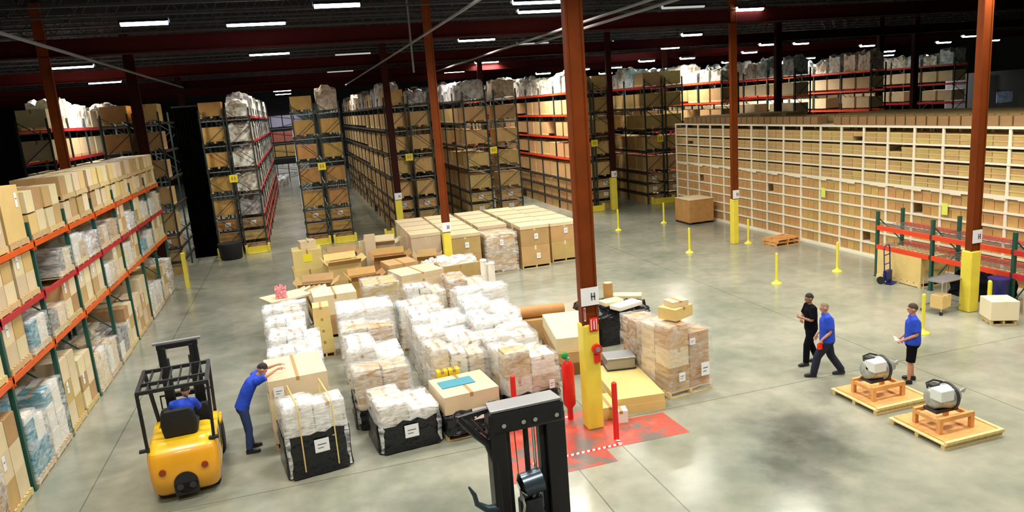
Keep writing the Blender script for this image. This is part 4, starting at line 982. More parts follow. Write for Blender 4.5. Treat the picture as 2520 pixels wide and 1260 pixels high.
def stripe(p, q, lb):
    p = Vector(p); q = Vector(q); n = max(2, int((q - p).length / .055)); b = MB(); d = (q - p) / n; s_ = Vector((-d.y, d.x, 0)).normalized() * .035
    for i in range(n):
        a = p + d * i; c = a + d; o_ = d * .5
        b.add([a - s_ + o_ * 0, c - s_, c + s_ + o_, a + s_ + o_], [(0, 1, 2, 3)], PAPER if i % 2 == 0 else RED)
    o = b.build('floor_tape'); tag(o, kind='structure')
stripe((3.35, 11.98, .006), (5.28, 12.02, .006), ''); stripe((5.28, 12.02, .006), (5.3, 12.3, .006), ''); stripe((3.5, 13.62, .006), (4.95, 13.62, .006), '')
for (x, y, lb) in ((4.02, 12.05, 'red guard post at the front left of the column, by the striped tape'), (5.30, 12.25, 'red guard post right of the yellow column sleeve'), (3.62, 13.5, 'red guard post behind the black mast')):
    post(x, y, 1.2, .055, RED, 'guard_post', lb, 'bollard', 'red posts round the fire point')
sp = empty('standpipe', (4.82, 13.5, 0)); tag(sp, 'thick red standpipe beside the yellow column sleeve', 'pipe')
b = MB(); b.tube([(0, 0, 0), (0, 0, .25), (0, 0, .35), (0, 0, 1.2), (0, 0, 1.3)], [.06, .06, .13, .13, .07], RED, 18); b.build('pipe', sp)
b = MB(); b.cyl((0, 0, 1.3), .05, .06, GREY, 12); b.sphere((-.05, 0, 1.42), .08, GREENP, 12, (1, .7, 1)); b.build('valve', sp); 
fe = empty('fire_alarm_bell', (5.2, 12.81, 1.72)); tag(fe, 'red round bell fixed to the yellow column sleeve', 'alarm bell')
b = MB(); b.cyl((0, 0, 0), .1, -.08, RED, 20, 'y'); b.cyl((0, -.08, 0), .05, -.03, GREY, 16, 'y'); b.build('bell', fe); b = MB(); b.box(-.06, .06, -.06, 0, -.28, -.12, RED); b.build('switch_box', fe)
b = MB(); b.box(5.08, 5.26, 12.79, 12.808, 2.08, 2.36, RED); b.box(5.105, 5.235, 12.785, 12.79, 2.11, 2.33, PAPER); b.box(5.125, 5.215, 12.78, 12.785, 2.11, 2.33, RED); b.box(5.16, 5.18, 12.775, 12.78, 2.13, 2.31, PAPER); tag(b.build('fire_sign'), 'small red and white sign on the thick column above the yellow sleeve', 'sign')
b = MB(); b.box(4.99, 5.03, 12.835, 12.845, 2.3, 2.58, PAPER); b.box(5.0, 5.02, 12.83, 12.835, 2.33, 2.55, RED); tag(b.build('notice_strip'), 'narrow red and white notice on the left of the thick column', 'sign')

# goods right of the column
r = empty('flat_crate', (6.42, 14.15, 0), R(-7)); tag(r, 'long flat yellow brown carton in two layers right of the column', 'carton')
place(carton_mesh(1.05, 2.05, .2, CARDY, None), 'carton', (0, 0, 0), parent=r); place(carton_mesh(1.03, 2.03, .16, CARDY, None), 'carton', (0, 0, .202), parent=r)
b = MB(); b.box(-.33, .33, -.25, .25, .02, .26, GREY); b.box(-.35, .35, -.27, .27, .26, .30, GREY); b.box(-.35, .35, -.27, .27, -.0, .03, BLACK)
tag(b.build('grey_case', None, (6.62, 14.95, .363), R(-10), bevel=.015), 'grey metal case on the far end of the flat carton', 'case')
o = place(carton_mesh(.34, .75, .26, CARDY), 'carton', (5.62, 13.5, 0), R(-6)); tag(o, 'small long brown carton between the column and the flat carton', 'carton')
o = place(carton_mesh(.28, .26, .26, CARDW), 'carton', (5.72, 12.98, 0), R(-12)); tag(o, 'small white topped box at the corner of the red paint', 'box')
r = empty('long_carton_stack', (6.15, 16.9, 0), R(-10)); tag(r, 'stack of long brown cartons behind the thick column', 'carton stack')
for i, (w_, d_, h_, dx, m_) in enumerate(((1.15, 2.3, .3, 0, DARKCARD), (1.1, 2.3, .28, .05, CARD), (1.0, 2.2, .34, -.02, CARDL))):
    place(carton_mesh(w_, d_, h_, m_, None), 'carton', (dx, .03 * i, [0, .302, .585][i]), parent=r)
o = place(carton_mesh(.6, 1.9, .3, GREY, None), 'grey_slab', (5.25, 16.55, 0), R(-8)); tag(o, 'grey long slab beside the long brown cartons', 'slab')
b = MB(); b.tube([(-.7, 0, .17), (.7, 0, .17)], .17, CARDO, 18); tag(b.build('cardboard_roll', None, (6.05, 19.0, .6), R(-8)), 'orange brown cardboard roll lying behind the long cartons', 'roll')
b = MB(); b.box(-.75, .75, -.3, .3, 0, .6, CARD); tag(b.build('low_carton', None, (6.05, 19.0, 0), R(-8)), 'low brown carton carrying the cardboard roll', 'carton')
bl = wrapped_load(7.78, 17.9, 0, 1.2, 1.1, .80, 41, 'black wrapped square pallet right behind the long brown cartons', film=None, base=.8, tones=(BLACKW,), grid=(1, 1), pallet=True)
o = lumpy(1.75, 1.4, .24, 8, BLACKW, 12, 12, 3, .05, .12).build('black_film_top', bl, (0, 0, .82))
b = MB(); b.cyl((0, 0, 0), .13, .52, CARDO, 18); b.cyl((0, 0, .52), .11, .005, CARDL, 18); tag(b.build('cardboard_tube', None, (7.75, 18.0, 1.05)), 'brown cardboard tube standing upright on the black wrapped pallet', 'tube')
for k, (x, y, z, rz, w_, d_, m_) in enumerate(((7.95, 17.3, 1.02, 20, .85, .4, CARDW), (8.3, 17.95, 1.06, -30, .8, .38, CARDL), (7.65, 17.6, 1.08, 12, .6, .35, CARDL))):
    b = MB(); b.box(-w_ / 2, w_ / 2, -d_ / 2, d_ / 2, 0, .12, m_); tag(b.build('flat_package', None, (x, y, z), R(rz), bevel=.02), 'pale flat package on the black wrapped pallet, %s' % ['front', 'right', 'middle'][k], 'package', 'flat packages on the black pallet')
wrapped_load(7.62, 14.1, 0, 1.15, 1.15, 1.62, 44, 'clear wrapped stack of brown cartons right of the flat carton', film=FILMC, tones=(CARD, CARD, CARDO, CARDL), grid=(2, 2), lab=[(-.3, .5, .16, .2, 'y'), (.33, .55, .22, .3, 'y'), (0, 1.25, .14, .14, 'y')], rz=R(8), pm=WOODP)
o = place(carton_mesh(.62, .48, .26, CARDY), 'carton', (7.62, 14.0, 1.68), R(24)); tag(o, 'brown carton lying on top of the clear wrapped stack', 'carton')
o2 = place(carton_mesh(.42, .36, .12, CARDL), 'carton', (7.65, 14.02, 1.945), R(6)); tag(o2, 'small flat carton topmost on the clear wrapped stack', 'carton')
rt = wrapped_load(7.35, 15.25, 0, .65, .8, 1.4, 45, 'tall narrow wrapped bundle behind the clear wrapped stack', film=FILM, tones=(CARD, CARDO), grid=(1, 1))

# ------------------------------------------------------------------ two motors on pallets
def motor(x, y, rz, lb, pl, big):
    p = empty('motor_pallet', (x, y, 0), rz); tag(p, pl, 'pallet')
    b = MB()
    for k in range(3): b.box(-.66, .66, -.62 + k * .58, -.54 + k * .58, 0, .09, WOODP)
    for k in range(9): b.box(-.68 + k * .1555, -.58 + k * .1555, -.65, .65, .09, .11, WOODP)
    b.build('slats', p)
    b = MB(); b.box(-.60, .60, -.60, .60, .112, .135, WOODO); b.build('deck_board', p)
    b = MB(); b.box(-.66, .66, -.66, -.60, .112, .16, WOODP); b.box(.60, .66, -.60, .66, .112, .16, WOODP); b.build('edge_rail', p)
    for k, yy in enumerate((-.3, .25)):
        b = MB(); b.box(-.48, .32, yy - .035, yy + .035, .36, .44, WOODO); b.box(-.48, -.40, yy - .035, yy + .035, .135, .36, WOODO); b.box(.24, .32, yy - .035, yy + .035, .135, .36, WOODO); b.build('cradle', p)
    for xx in (-.44, .28):
        b = MB(); b.box(xx - .035, xx + .035, -.265, .215, .33, .40, WOODO); b.build('cross_beam', p)
    mo = empty('motor', (x, y, .442), rz); tag(mo, lb, 'motor')
    b = MB(); prof = [(-.34, .10), (-.33, .17), (-.20, .20), (-.02, .21), (0, .25), (.04, .25), (.06, .19), (.2, .17), (.26, .12), (.34, .1), (.35, .05)] if big else [(-.32, .12), (-.3, .18), (-.15, .2), (.05, .24), (.09, .24), (.1, .18), (.24, .16), (.3, .08)]
    b.tube([(-.05 + t, 0, .24) for t, _ in prof], [r_ for _, r_ in prof], ALU, 22)
    b.build('housing', mo)
    b = MB(); b.tube([(.0, 0, .24), (.05, 0, .24)], [.262, .262], DGREY, 24); b.build('flange', mo)
    b = MB(); b.cbox((-.24, -.13, .37), (.30, .26, .22), mat('cover_white', (.75, .8, .78), .35)); b.cbox((-.2, .1, .45), (.16, .14, .08), DGREY); b.build('cover_box', mo, bevel=.02)
    for k in range(7):
        a = R(50 * k); b = MB(); b.cyl((.055, .2 * math.cos(a), .24 + .2 * math.sin(a)), .018, .04, CHROME, 8, 'x'); b.build('bolt', mo)
    b = MB(); b.cbox((-.12, 0, .03), (.5, .3, .06), DGREY); b.tube([(-.3, .14, .4), (-.25, .22, .46), (-.1, .2, .5), (.0, .1, .48)], .018, RUBBER, 8); b.tube([(.24, 0, .24), (.42, 0, .3), (.46, .06, .22)], .03, ALU, 10); b.build('mount', mo)
motor(11.0, 11.6, R(0), 'grey metal motor on the pallet beside the man in shorts', 'wooden pallet with cradle beside the man in shorts', True)
motor(10.98, 9.98, R(0), 'grey metal motor on the pallet nearest the camera at right', 'wooden pallet with cradle nearest the camera at right', False)

# ------------------------------------------------------------------ people
def bake(o):
    dg = bpy.context.evaluated_depsgraph_get(); dg.update(); ev = o.evaluated_get(dg); me = bpy.data.meshes.new_from_object(ev, preserve_all_data_layers=True, depsgraph=dg)
    o.modifiers.clear(); old = o.data; o.data = me; me.name = o.name
    for p in me.polygons: p.use_smooth = True
def skinned(name, chains, m_, parent, sub=1):
    """chains: list of lists of (point, radius); equal points are shared"""
    vs = []; rs = []; key = {}; es = []
    for ch in chains:
        last = None
        for p, r_ in ch:
            k = tuple(round(c, 4) for c in p)
            if k not in key: key[k] = len(vs); vs.append(tuple(p)); rs.append(r_)
            i = key[k]
            if last is not None and last != i: es.append((last, i))
            last = i
    me = bpy.data.meshes.new(name); me.from_pydata(vs, es, []); me.materials.append(m_)
    o = bpy.data.objects.new(name, me); col.objects.link(o)
    sk = o.modifiers.new('skin', 'SKIN'); sk.use_smooth_shade = True
    if not me.skin_vertices: 
        bm = bmesh.new(); bm.from_mesh(me); bm.verts.layers.skin.verify(); bm.to_mesh(me); bm.free()
    for i, s_ in enumerate(me.skin_vertices[0].data): s_.radius = (rs[i], rs[i]); s_.use_root = (i == 0)
    ss = o.modifiers.new('sub', 'SUBSURF'); ss.levels = sub; ss.render_levels = sub
    bake(o); o.parent = parent; return o
def remeshed(b, name, m_, parent, vox=.016, it=6):
    me = b.mesh(name); o = bpy.data.objects.new(name, me); col.objects.link(o)
    rm = o.modifiers.new('r', 'REMESH'); rm.mode = 'VOXEL'; rm.voxel_size = vox; rm.use_smooth_shade = True
    sm_ = o.modifiers.new('s', 'SMOOTH'); sm_.iterations = it; sm_.factor = .5
    bake(o); o.data.materials.clear(); o.data.materials.append(m_); o.parent = parent; return o
V = Vector
def hand(wr, d, palm, side, ch, curl=.5, s_=1):
    """wrist point, direction of the hand, palm normal, thumb side; adds a palm and five finger chains"""
    d = V(d).normalized(); palm = V(palm); palm = (palm - d * palm.dot(d)).normalized(); lat = d.cross(palm).normalized() * side
    c = wr + d * .05; ch.append([(wr, .024), (c, .034), (wr + d * .085, .032)])
    base = wr + d * .085
    for i, L_ in enumerate((.066, .074, .07, .055)):
        b0 = base + lat * (.034 - .0225 * i); a1 = b0 + d * L_ * .5 + palm * L_ * .25 * curl; a2 = a1 + (d * (1 - curl) + palm * curl).normalized() * L_ * .55
        ch.append([(base, .032), (b0, .010), (a1, .0092), (a2, .008)])
    t0 = wr + d * .03 + lat * .03; ch.append([(c, .034), (t0, .013), (t0 + lat * .025 + d * .03 + palm * .015, .011), (t0 + lat * .03 + d * .06 + palm * .025, .009)])
def person(label, loc, rz, J, shirt, pants, skin=SKIN, hair=HAIR, scale=1.0, shorts=False, bald=False, slim=1.0, capd=False, shoe=None):
    r = empty('person', loc, rz); r.scale = (scale,) * 3; tag(r, label, 'person')
    P = {k: V(v) for k, v in J.items()}
    pel, che, nek, hed = P['pelvis'], P['chest'], P['neck'], P['head']
    up = (hed - nek).normalized(); f = P.get('face', V((1, 0, 0))); f = (f - up * f.dot(up)).normalized(); sd = up.cross(f).normalized()
    ch = [[(pel, .10), ((pel + che) / 2, .11), (che, .10), (nek - up * .02, .05), (nek + up * .045, .052), (hed - up * .03 - f * .005, .05)]]
    for s_, t in ((1, 'L'), (-1, 'R')):
        ch.append([(che, .10), (P['sh' + t], .050), ((P['sh' + t] + P['el' + t]) / 2, .047), (P['el' + t], .039), ((P['el' + t] + P['wr' + t]) / 2, .035), (P['wr' + t], .025)])
        hand(P['wr' + t], P.get('hd' + t, P['wr' + t] - P['el' + t]), P.get('pn' + t, V((0, -s_, 0))), P.get('th' + t, s_ * 1.0) if not isinstance(P.get('th' + t), V) else s_, ch, .45)
        hip = P['hip' + t]; kn = P['kn' + t]; an = P['an' + t]; ft = P['ft' + t]
        ch.append([(pel, .10), (hip, .085), ((hip + kn) / 2, .07), (kn, .052), (kn * .6 + an * .4, .053), (an + V((0, 0, .03)), .036), (an - V((0, 0, .04)), .036), (ft, .03)])
    bo = skinned('body', ch, skin, r)
    hb = MB(); BM = Matrix((f, sd, up)).transposed()
    def ell(c, rf, rs_, ru, n_=20):
        q = MB(); q.sphere((0, 0, 0), 1, skin, n_); hb.add([hed + BM @ (V(c) + V((v[0] * rf, v[1] * rs_, v[2] * ru))) for v in q.v], q.f, skin, True)
    ell((0, 0, .012), .098, .077, .108); ell((.022, 0, -.055), .068, .056, .062); ell((.055, 0, -.088), .026, .026, .022, 12)
    ell((.098, 0, -.012), .020, .013, .020, 12); ell((.09, 0, .008), .014, .012, .03, 12); ell((.085, .03, .03), .018, .03, .010, 12); ell((.085, -.03, .03), .018, .03, .010, 12)
    ell((.088, 0, -.052), .014, .026, .009, 12)
    for e_ in (1, -1): ell((-.008, e_ * .084, -.005), .024, .014, .034, 12)
    me = bo.data; hb.add([V(v.co) for v in me.vertices], [tuple(p.vertices) for p in me.polygons], skin, True)
    bpy.data.objects.remove(bo); remeshed(hb, 'body', skin, r, .006, 2)
    # shirt
    b = MB(); n = 20; fw = P.get('fwd', V((1, 0, 0)))
    def ring(c, ax, dx, dy):
        ax = ax.normalized(); fx = (fw - ax * fw.dot(ax)).normalized(); ly = ax.cross(fx)
        return [c + fx * math.cos(2 * PI * k / n) * dx + ly * math.sin(2 * PI * k / n) * dy for k in range(n)]
    ax1 = che - pel; ax2 = nek - che; s1 = slim
    waist = pel + ax1 * .35; hem = pel - ax1.normalized() * .07
    b.loft([ring(hem, ax1, .135 * s1, .185 * s1), ring(pel + ax1 * .12, ax1, .135 * s1, .18 * s1), ring(waist, ax1, .13 * s1, .165 * s1), ring(pel + ax1 * .75, ax1, .13 * s1, .185 * s1), ring(che + ax2 * .25, ax2, .125 * s1, .20), ring(che + ax2 * .62, ax2, .10, .175), ring(nek - ax2 * .12, ax2, .075, .095), ring(nek + up * .012, ax2, .066, .066)], shirt)
    for t in 'LR':
        a, e = P['sh' + t], P['el' + t]; b.tube([nek.lerp(a, .25) - up * .03, nek.lerp(a, .62) - up * .012, a, a.lerp(e, .4), a.lerp(e, .86)], [.07, .078, .088, .076, .076], shirt, 14)
    remeshed(b, 'shirt', shirt, r)
    # trousers
    b = MB(); b.loft([ring(pel + ax1 * .1, ax1, .125 * s1, .17 * s1), ring(pel - V((0, 0, .06)), V((0, 0, 1)), .135 * s1, .18 * s1), ring(pel - V((0, 0, .13)), V((0, 0, 1)), .11 * s1, .16 * s1)], pants)
    for t in 'LR':
        h_, k_, a = P['hip' + t], P['kn' + t], P['an' + t]
        if shorts: b.tube([h_ + V((0, 0, .02)), h_.lerp(k_, .5), h_.lerp(k_, .98)], [.098, .098, .095], pants, 14)
        else: b.tube([h_ + V((0, 0, .02)), h_.lerp(k_, .5), k_, k_.lerp(a, .5), a - V((0, 0, .0))], [.10 * s1, .088 * s1, .074 * s1, .07 * s1, .066 * s1], pants, 14)
    remeshed(b, 'shorts' if shorts else 'trousers', pants, r)
    for t in 'LR':
        a, ft = P['an' + t], P['ft' + t]; d = V((ft.x - a.x, ft.y - a.y, 0)).normalized(); l = V((-d.y, d.x, 0)); secs = []
        for q, wd, hh in ((-.07, .034, .075), (-.03, .042, .10), (.04, .045, .095), (.12, .05, .065), (.18, .042, .05), (.205, .022, .035)):
            c = V((a.x, a.y, a.z - .085)) + d * q; tz = (ft.z - (a.z - .06)) * max(0, q) / .15
            secs.append([c + l * wd * cc + V((0, 0, (hh if ss else 0) + tz)) for cc, ss in ((-1, 0), (1, 0), (.9, 1), (-.9, 1))])
        b = MB(); b.loft(secs, shoe or BLACK, False); b.build('shoe', r, bevel=.012)
    # hair
    b = MB(); vs = []; m2 = 18; secs = []
    for i in range(7):
        t = R(8 + i * (14 if not bald else 13)); ringv = []
        for k in range(m2):
            a = 2 * PI * k / m2; back = (1 - math.cos(a)) / 2; tt = t * (.72 + .45 * back) if i else t
            q_ = (.97 if i == 6 else 1) * (1 if not bald else .955)
            ringv.append(hed + up * .014 - f * .006 + (f * math.cos(a) * .104 * math.sin(tt) + sd * math.sin(a) * .086 * math.sin(tt) + up * math.cos(tt) * .116) * q_)
        secs.append(ringv)
    b.loft(secs, hair, True, cap=False); b.add(secs[0], [tuple(range(m2))], hair, True); b.build('hair', r)
    for s_ in (1, -1):
        b = MB(); b.sphere(tuple(hed + up * .006 + f * .086 + sd * s_ * .032), .011, INK, 8); b.build('eye', r)
    b = MB(); b.cbox((0, 0, 0), (.008, .045, .01), mat('lip', (.35, .1, .08), .5)); o = b.build('mouth', r); o.location = hed - up * .052 + f * .100; o.rotation_euler = (0, 0, math.atan2(f.y, f.x))
    return r
def std(lean=0, **kw):
    J = dict(pelvis=(0, 0, .96), chest=(lean * .5, 0, 1.33), neck=(lean, 0, 1.50), head=(lean + .03, 0, 1.66), shL=(lean * .85, .175, 1.44), shR=(lean * .85, -.175, 1.44),
             elL=(lean * .6 - .02, .25, 1.14), elR=(lean * .6 - .02, -.25, 1.14), wrL=(.12, .24, .92), wrR=(.12, -.24, .92), hipL=(0, .09, .90), hipR=(0, -.09, .90), knL=(.02, .1, .49), knR=(.02, -.1, .49),
             anL=(0, .1, .085), anR=(0, -.1, .085), ftL=(.12, .12, .035), ftR=(.12, -.12, .035))
    J.update(kw); return J
# man in black: arms folded, walking slowly towards the camera's left
person('man in black T-shirt and black trousers with folded arms, walking', (11.08, 13.85, 0), R(165), std(.02, elL=(.08, .27, 1.17), elR=(.08, -.27, 1.19), wrL=(.27, -.03, 1.20), wrR=(.28, .05, 1.15), hdL=(.1, -1, .1), hdR=(.1, 1, 0), pnL=(-1, 0, 0), pnR=(-1, 0, 0),
       hipL=(0, .09, .90), knL=(.14, .1, .52), anL=(.16, .11, .085), ftL=(.28, .13, .035), knR=(-.03, -.1, .5), anR=(-.20, -.1, .10), ftR=(-.09, -.12, .035)), BLACKC, BLACKC, SKIND, HAIR, scale=.98, slim=1.1)
# man in blue walking left
person('older man in blue T-shirt and dark trousers striding to the left', (10.90, 13.08, 0), R(150), std(.03, elL=(-.04, .24, 1.14), elR=(-.05, -.23, 1.15), wrL=(.16, .22, .94), wrR=(.20, -.19, .95), hdL=(.3, 0, -1), hdR=(.3, 0, -1), pnL=(0, -1, 0), pnR=(0, 1, 0),
       pelvis=(0, 0, .92), hipL=(0, .09, .87), hipR=(0, -.09, .87), knL=(.22, .09, .50), anL=(.30, .09, .085), ftL=(.42, .09, .035), knR=(-.10, -.09, .47), anR=(-.34, -.09, .11), ftR=(-.23, -.1, .035), head=(.07, 0, 1.65)), BLUE, NAVY, SKIN, HAIRG, bald=True, scale=.98, slim=1.25)
b = lumpy(.08, .08, .15, 2, RED, 6, 6, 5, .01, .02); tag(b.build('red_glove', None, (10.62, 12.98, .72)), 'red glove held in the hand of the striding man in blue', 'glove')
# man in shorts
person('man in blue T-shirt and black shorts standing with a paper', (12.2, 12.0, 0), R(142), std(-.0, elL=(-.06, .25, 1.16), elR=(-.05, -.25, 1.16), wrL=(.19, .13, .99), wrR=(.2, -.12, .98), hdL=(.8, -.3, -.5), hdR=(.8, .3, -.5), pnL=(0, -1, 0), pnR=(0, 1, 0),
       anL=(.06, .13, .085), ftL=(.19, .16, .035), anR=(-.04, -.13, .085), ftR=(.09, -.16, .035), knL=(.04, .12, .49), knR=(-.0, -.12, .49), head=(.02, 0, 1.66)), BLUE, BLACKC, SKIN, HAIRB, shorts=True, scale=1.0, slim=1.22)
b = MB(); b.cbox((0, 0, 0), (.22, .3, .006), PAPER, Matrix.Rotation(R(25), 4, 'Y')); tag(b.build('paper_sheet', None, (12.0, 12.16, .94), R(-38)), 'white paper held by the man in black shorts', 'paper')
# leaning worker at the staging pallets
person('dark haired worker in blue leaning over the broad brown cartons', (-1.62, 14.98, 0), R(8), std(.30, pelvis=(-.08, 0, .97), chest=(.10, 0, 1.34), neck=(.28, -.0, 1.50), head=(.38, 0, 1.62), shL=(.22, .17, 1.46), shR=(.24, -.17, 1.44), elL=(.44, .24, 1.53), elR=(.44, -.22, 1.53), wrL=(.68, .14, 1.60), wrR=(.66, -.12, 1.60),
       hdL=(1, -.1, 0), hdR=(1, .1, 0), pnL=(0, 0, -1), pnR=(0, 0, -1), face=(1, 0, -.55), hipL=(-.08, .09, .90), hipR=(-.08, -.09, .90), knL=(-.05, .11, .49), knR=(-.03, -.1, .49), anL=(-.02, .12, .085), anR=(-.08, -.12, .085), ftL=(.1, .14, .035), ftR=(.05, -.14, .035)), BLUE, DENIM, SKIN, HAIR, scale=1.04)

# ------------------------------------------------------------------ yellow forklift (heading +y, rear to the camera)
FK = empty('forklift', (-2.66, 13.38, 0), R(4)); FK.scale = (1.07,) * 3; tag(FK, 'yellow forklift with black overhead guard driving away', 'forklift')
def rrect(x0, x1, y0, y1, z, r_, n=5):
    p = []
    for cx, cy, a0 in ((x1 - r_, y1 - r_, 0), (x0 + r_, y1 - r_, 90), (x0 + r_, y0 + r_, 180), (x1 - r_, y0 + r_, 270)):
        for i in range(n): a = R(a0 + 90 * i / (n - 1)); p.append((cx + r_ * math.cos(a), cy + r_ * math.sin(a), z))
    return p
b = MB(); b.loft([rrect(-.48, .48, .08, .75, .12, .14), rrect(-.53, .53, 0, .8, .2, .16), rrect(-.55, .55, -.03, .82, .45, .16), rrect(-.55, .55, 0, .82, .80, .15), rrect(-.54, .54, .06, .82, .88, .14)], FTO); b.build('counterweight', FK)
b = MB(); b.loft([rrect(-.54, .54, .06, .95, .88, .14), rrect(-.52, .52, .12, .95, .95, .14), rrect(-.46, .46, .24, .93, 1.0, .12)], FTY); b.build('hood', FK)
b = MB(); b.cyl((0, -.045, .33), .19, .14, BLACK, 28, 'y'); b.box(-.19, .19, -.045, .09, .12, .33, BLACK); o = b.build('rear_recess_shade', FK)  # solid black shape paints the shade of an opening in the counterweight
for s_ in (-1, 1):
    b = MB(); b.cyl((.10 * s_, -.055, .27), .055, .02, DGREY, 14, 'y'); b.build('recess_pipe', FK)
    b = MB(); b.cyl((.33 * s_, -.05, .58), .055, .06, mat('lamp_red', (.30, .04, .01), .25), 18, 'y'); b.build('tail_light', FK)
    b = MB(); b.box(.50 * s_ - .045, .50 * s_ + .045, .55, 1.65, .22, .86, FTY); b.add([(.548 * s_, .75, .80), (.548 * s_, 1.0, .80), (.548 * s_, .86, .45)], [(0, 1, 2), (2, 1, 0)], BLACK); b.add([(.548 * s_, 1.2, .80), (.548 * s_, 1.5, .80), (.548 * s_, 1.38, .40), (.548 * s_, 1.3, .40)], [(0, 1, 2, 3), (3, 2, 1, 0)], BLACK); b.add([(.548 * s_, 1.02, .34), (.548 * s_, 1.3, .34), (.548 * s_, 1.15, .72)], [(0, 1, 2), (2, 1, 0)], DGREY)
    b.build('side_panel', FK, bevel=.01)
    b = MB(); b.tube([(.46 * s_ - .08, 1.75, .31), (.46 * s_ - .06, 1.75, .31), (.46 * s_ + .1, 1.75, .31), (.46 * s_ + .12, 1.75, .31)], [.26, .31, .31, .27], RUBBER, 26); b.cyl((.46 * s_ + .1 * s_ - .01, 1.75, .31), .15, .025, FTY, 18, 'x'); b.build('front_wheel', FK)
    b = MB(); b.tube([(.42 * s_ - .09, .42, .24), (.42 * s_ - .07, .42, .24), (.42 * s_ + .07, .42, .24), (.42 * s_ + .09, .42, .24)], [.2, .24, .24, .2], RUBBER, 22); b.build('rear_wheel', FK)
    b = MB(); b.box(.46 * s_ - .12, .46 * s_ + .12, 1.5, 2.0, .64, .70, FTY); b.box(.46 * s_ - .12, .46 * s_ + .12, 1.94, 2.0, .45, .64, FTY); b.build('fender', FK, bevel=.015)
b = MB(); b.box(-.5, .5, .8, 1.7, .18, .42, BLACK); b.box(-.45, .45, .95, 1.6, .42, .44, RUBBER); b.build('floor_plate', FK)
b = MB(); b.loft([rrect(-.44, .44, 1.52, 1.72, .42, .04), rrect(-.44, .44, 1.54, 1.72, 1.0, .05), rrect(-.4, .4, 1.56, 1.70, 1.08, .05)], BLACK); b.build('dashboard', FK)
b = MB(); b.loft([rrect(-.27, .27, .45, .98, 1.0, .08), rrect(-.28, .28, .42, .98, 1.08, .08), rrect(-.26, .26, .45, .95, 1.12, .08)], RUBBER); b.build('seat', FK)
b = MB(); b.loft([rrect(-.27, .27, .36, .50, 1.02, .06), rrect(-.29, .29, .32, .48, 1.2, .07), rrect(-.27, .27, .28, .42, 1.42, .06), rrect(-.20, .20, .27, .38, 1.50, .05)], RUBBER); b.build('seat_back', FK)
st = MB(); c0 = V((0, 1.42, 1.16)); 
st.tube([c0 + V((.17 * math.cos(a), .12 * math.sin(a), .12 * math.sin(a) * .8)) for a in [2 * PI * i / 20 for i in range(21)]], .014, BLACK, 6); st.tube([c0, (0, 1.55, .95)], .025, BLACK, 8); st.bar(c0 - V((.16, 0, 0)), c0 + V((.16, 0, 0)), .02, .02, BLACK); st.build('steering_wheel', FK)
GX, GT = .54, 1.90
for s_ in (-1, 1):
    b = MB(); b.bar((GX * s_ * .96, .20, .90), (GX * s_ * 1.02, .34, GT), .05, .06, BLACK); b.box(GX * s_ - .10, GX * s_ + .06, .12, .2, .93, .97, BLACK); b.build('guard_post', FK)
    b = MB(); b.bar((GX * s_ * .9, 1.75, .75), (GX * s_, 1.42, GT), .05, .07, BLACK); b.build('guard_post', FK)
    b = MB(); b.bar((GX * s_, .30, GT), (GX * s_, 1.46, GT + .02), .06, .07, BLACK); b.build('guard_rail', FK)
for y in (.31, .72, 1.45):
    b = MB(); b.bar((-GX, y, GT + .01), (GX, y, GT + .01), .05, .06, BLACK); b.build('guard_rail', FK)
for k in range(6):
    x = -.40 + .16 * k; b = MB(); b.bar((x, .33, GT), (x + .0, 1.44, GT + .01), .022, .045, BLACK); b.build('guard_bar', FK)
for s_ in (-1, 1):
    for j, (w_, yo) in enumerate(((.10, 0), (.07, -.07))):
        b = MB(); x = .30 * s_ - j * .06 * s_; b.box(x - w_ / 2, x + w_ / 2, 1.98 + yo, 2.12 + yo, .08, 2.22 - j * .06, BLACK); b.build('mast_rail', FK)
    b = MB(); b.cyl((.2 * s_, 1.96, .2), .035, 1.75, DGREY, 12); b.build('lift_cylinder', FK)
for z in (.35, 1.15, 2.12):
    b = MB(); b.box(-.36, .36, 2.0, 2.1, z, z + .08, BLACK); b.build('mast_crossbar', FK)
b = MB(); b.box(-.42, .42, 2.02, 2.12, 2.21, 2.25, GREY); b.build('mast_top_plate', FK)
b = MB(); b.box(-.45, .45, 2.16, 2.20, .12, .50, BLACK); 
for x in (-.46, -.23, 0, .23, .46): b.bar((x, 2.18, .5), (x, 2.18, 1.15), .025, .03, BLACK)
b.bar((-.47, 2.18, 1.16), (.47, 2.18, 1.16), .03, .03, BLACK); b.build('load_backrest', FK)
for s_ in (-1, 1):
    b = MB(); b.box(.22 * s_ - .05, .22 * s_ + .05, 2.20, 2.24, .08, .5, BLACK); b.box(.22 * s_ - .05, .22 * s_ + .05, 2.22, 3.25, .06, .10, BLACK); b.build('fork', FK)
# driver
person('forklift driver in blue T-shirt seated under the black guard', (-2.69, 14.02, .04), R(94), dict(pelvis=(.06, 0, 1.18), chest=(.16, -.05, 1.47), neck=(.24, -.10, 1.62), head=(.31, -.13, 1.76), shL=(.18, .12, 1.57), shR=(.22, -.25, 1.55), elL=(.36, .2, 1.36), elR=(.40, -.32, 1.33), wrL=(.62, .12, 1.24), wrR=(.64, -.16, 1.24),
       hdL=(1, -.2, 0), hdR=(1, .2, 0), pnL=(0, 0, -1), pnR=(0, 0, -1), hipL=(.1, .1, 1.2), hipR=(.1, -.1, 1.2), knL=(.50, .14, 1.18), knR=(.50, -.14, 1.18), anL=(.72, .13, .55), anR=(.72, -.13, .55), ftL=(.84, .13, .49), ftR=(.84, -.13, .49), face=(1, -.35, -.1)), BLUE, NAVY, SKIN, HAIR, scale=.96)

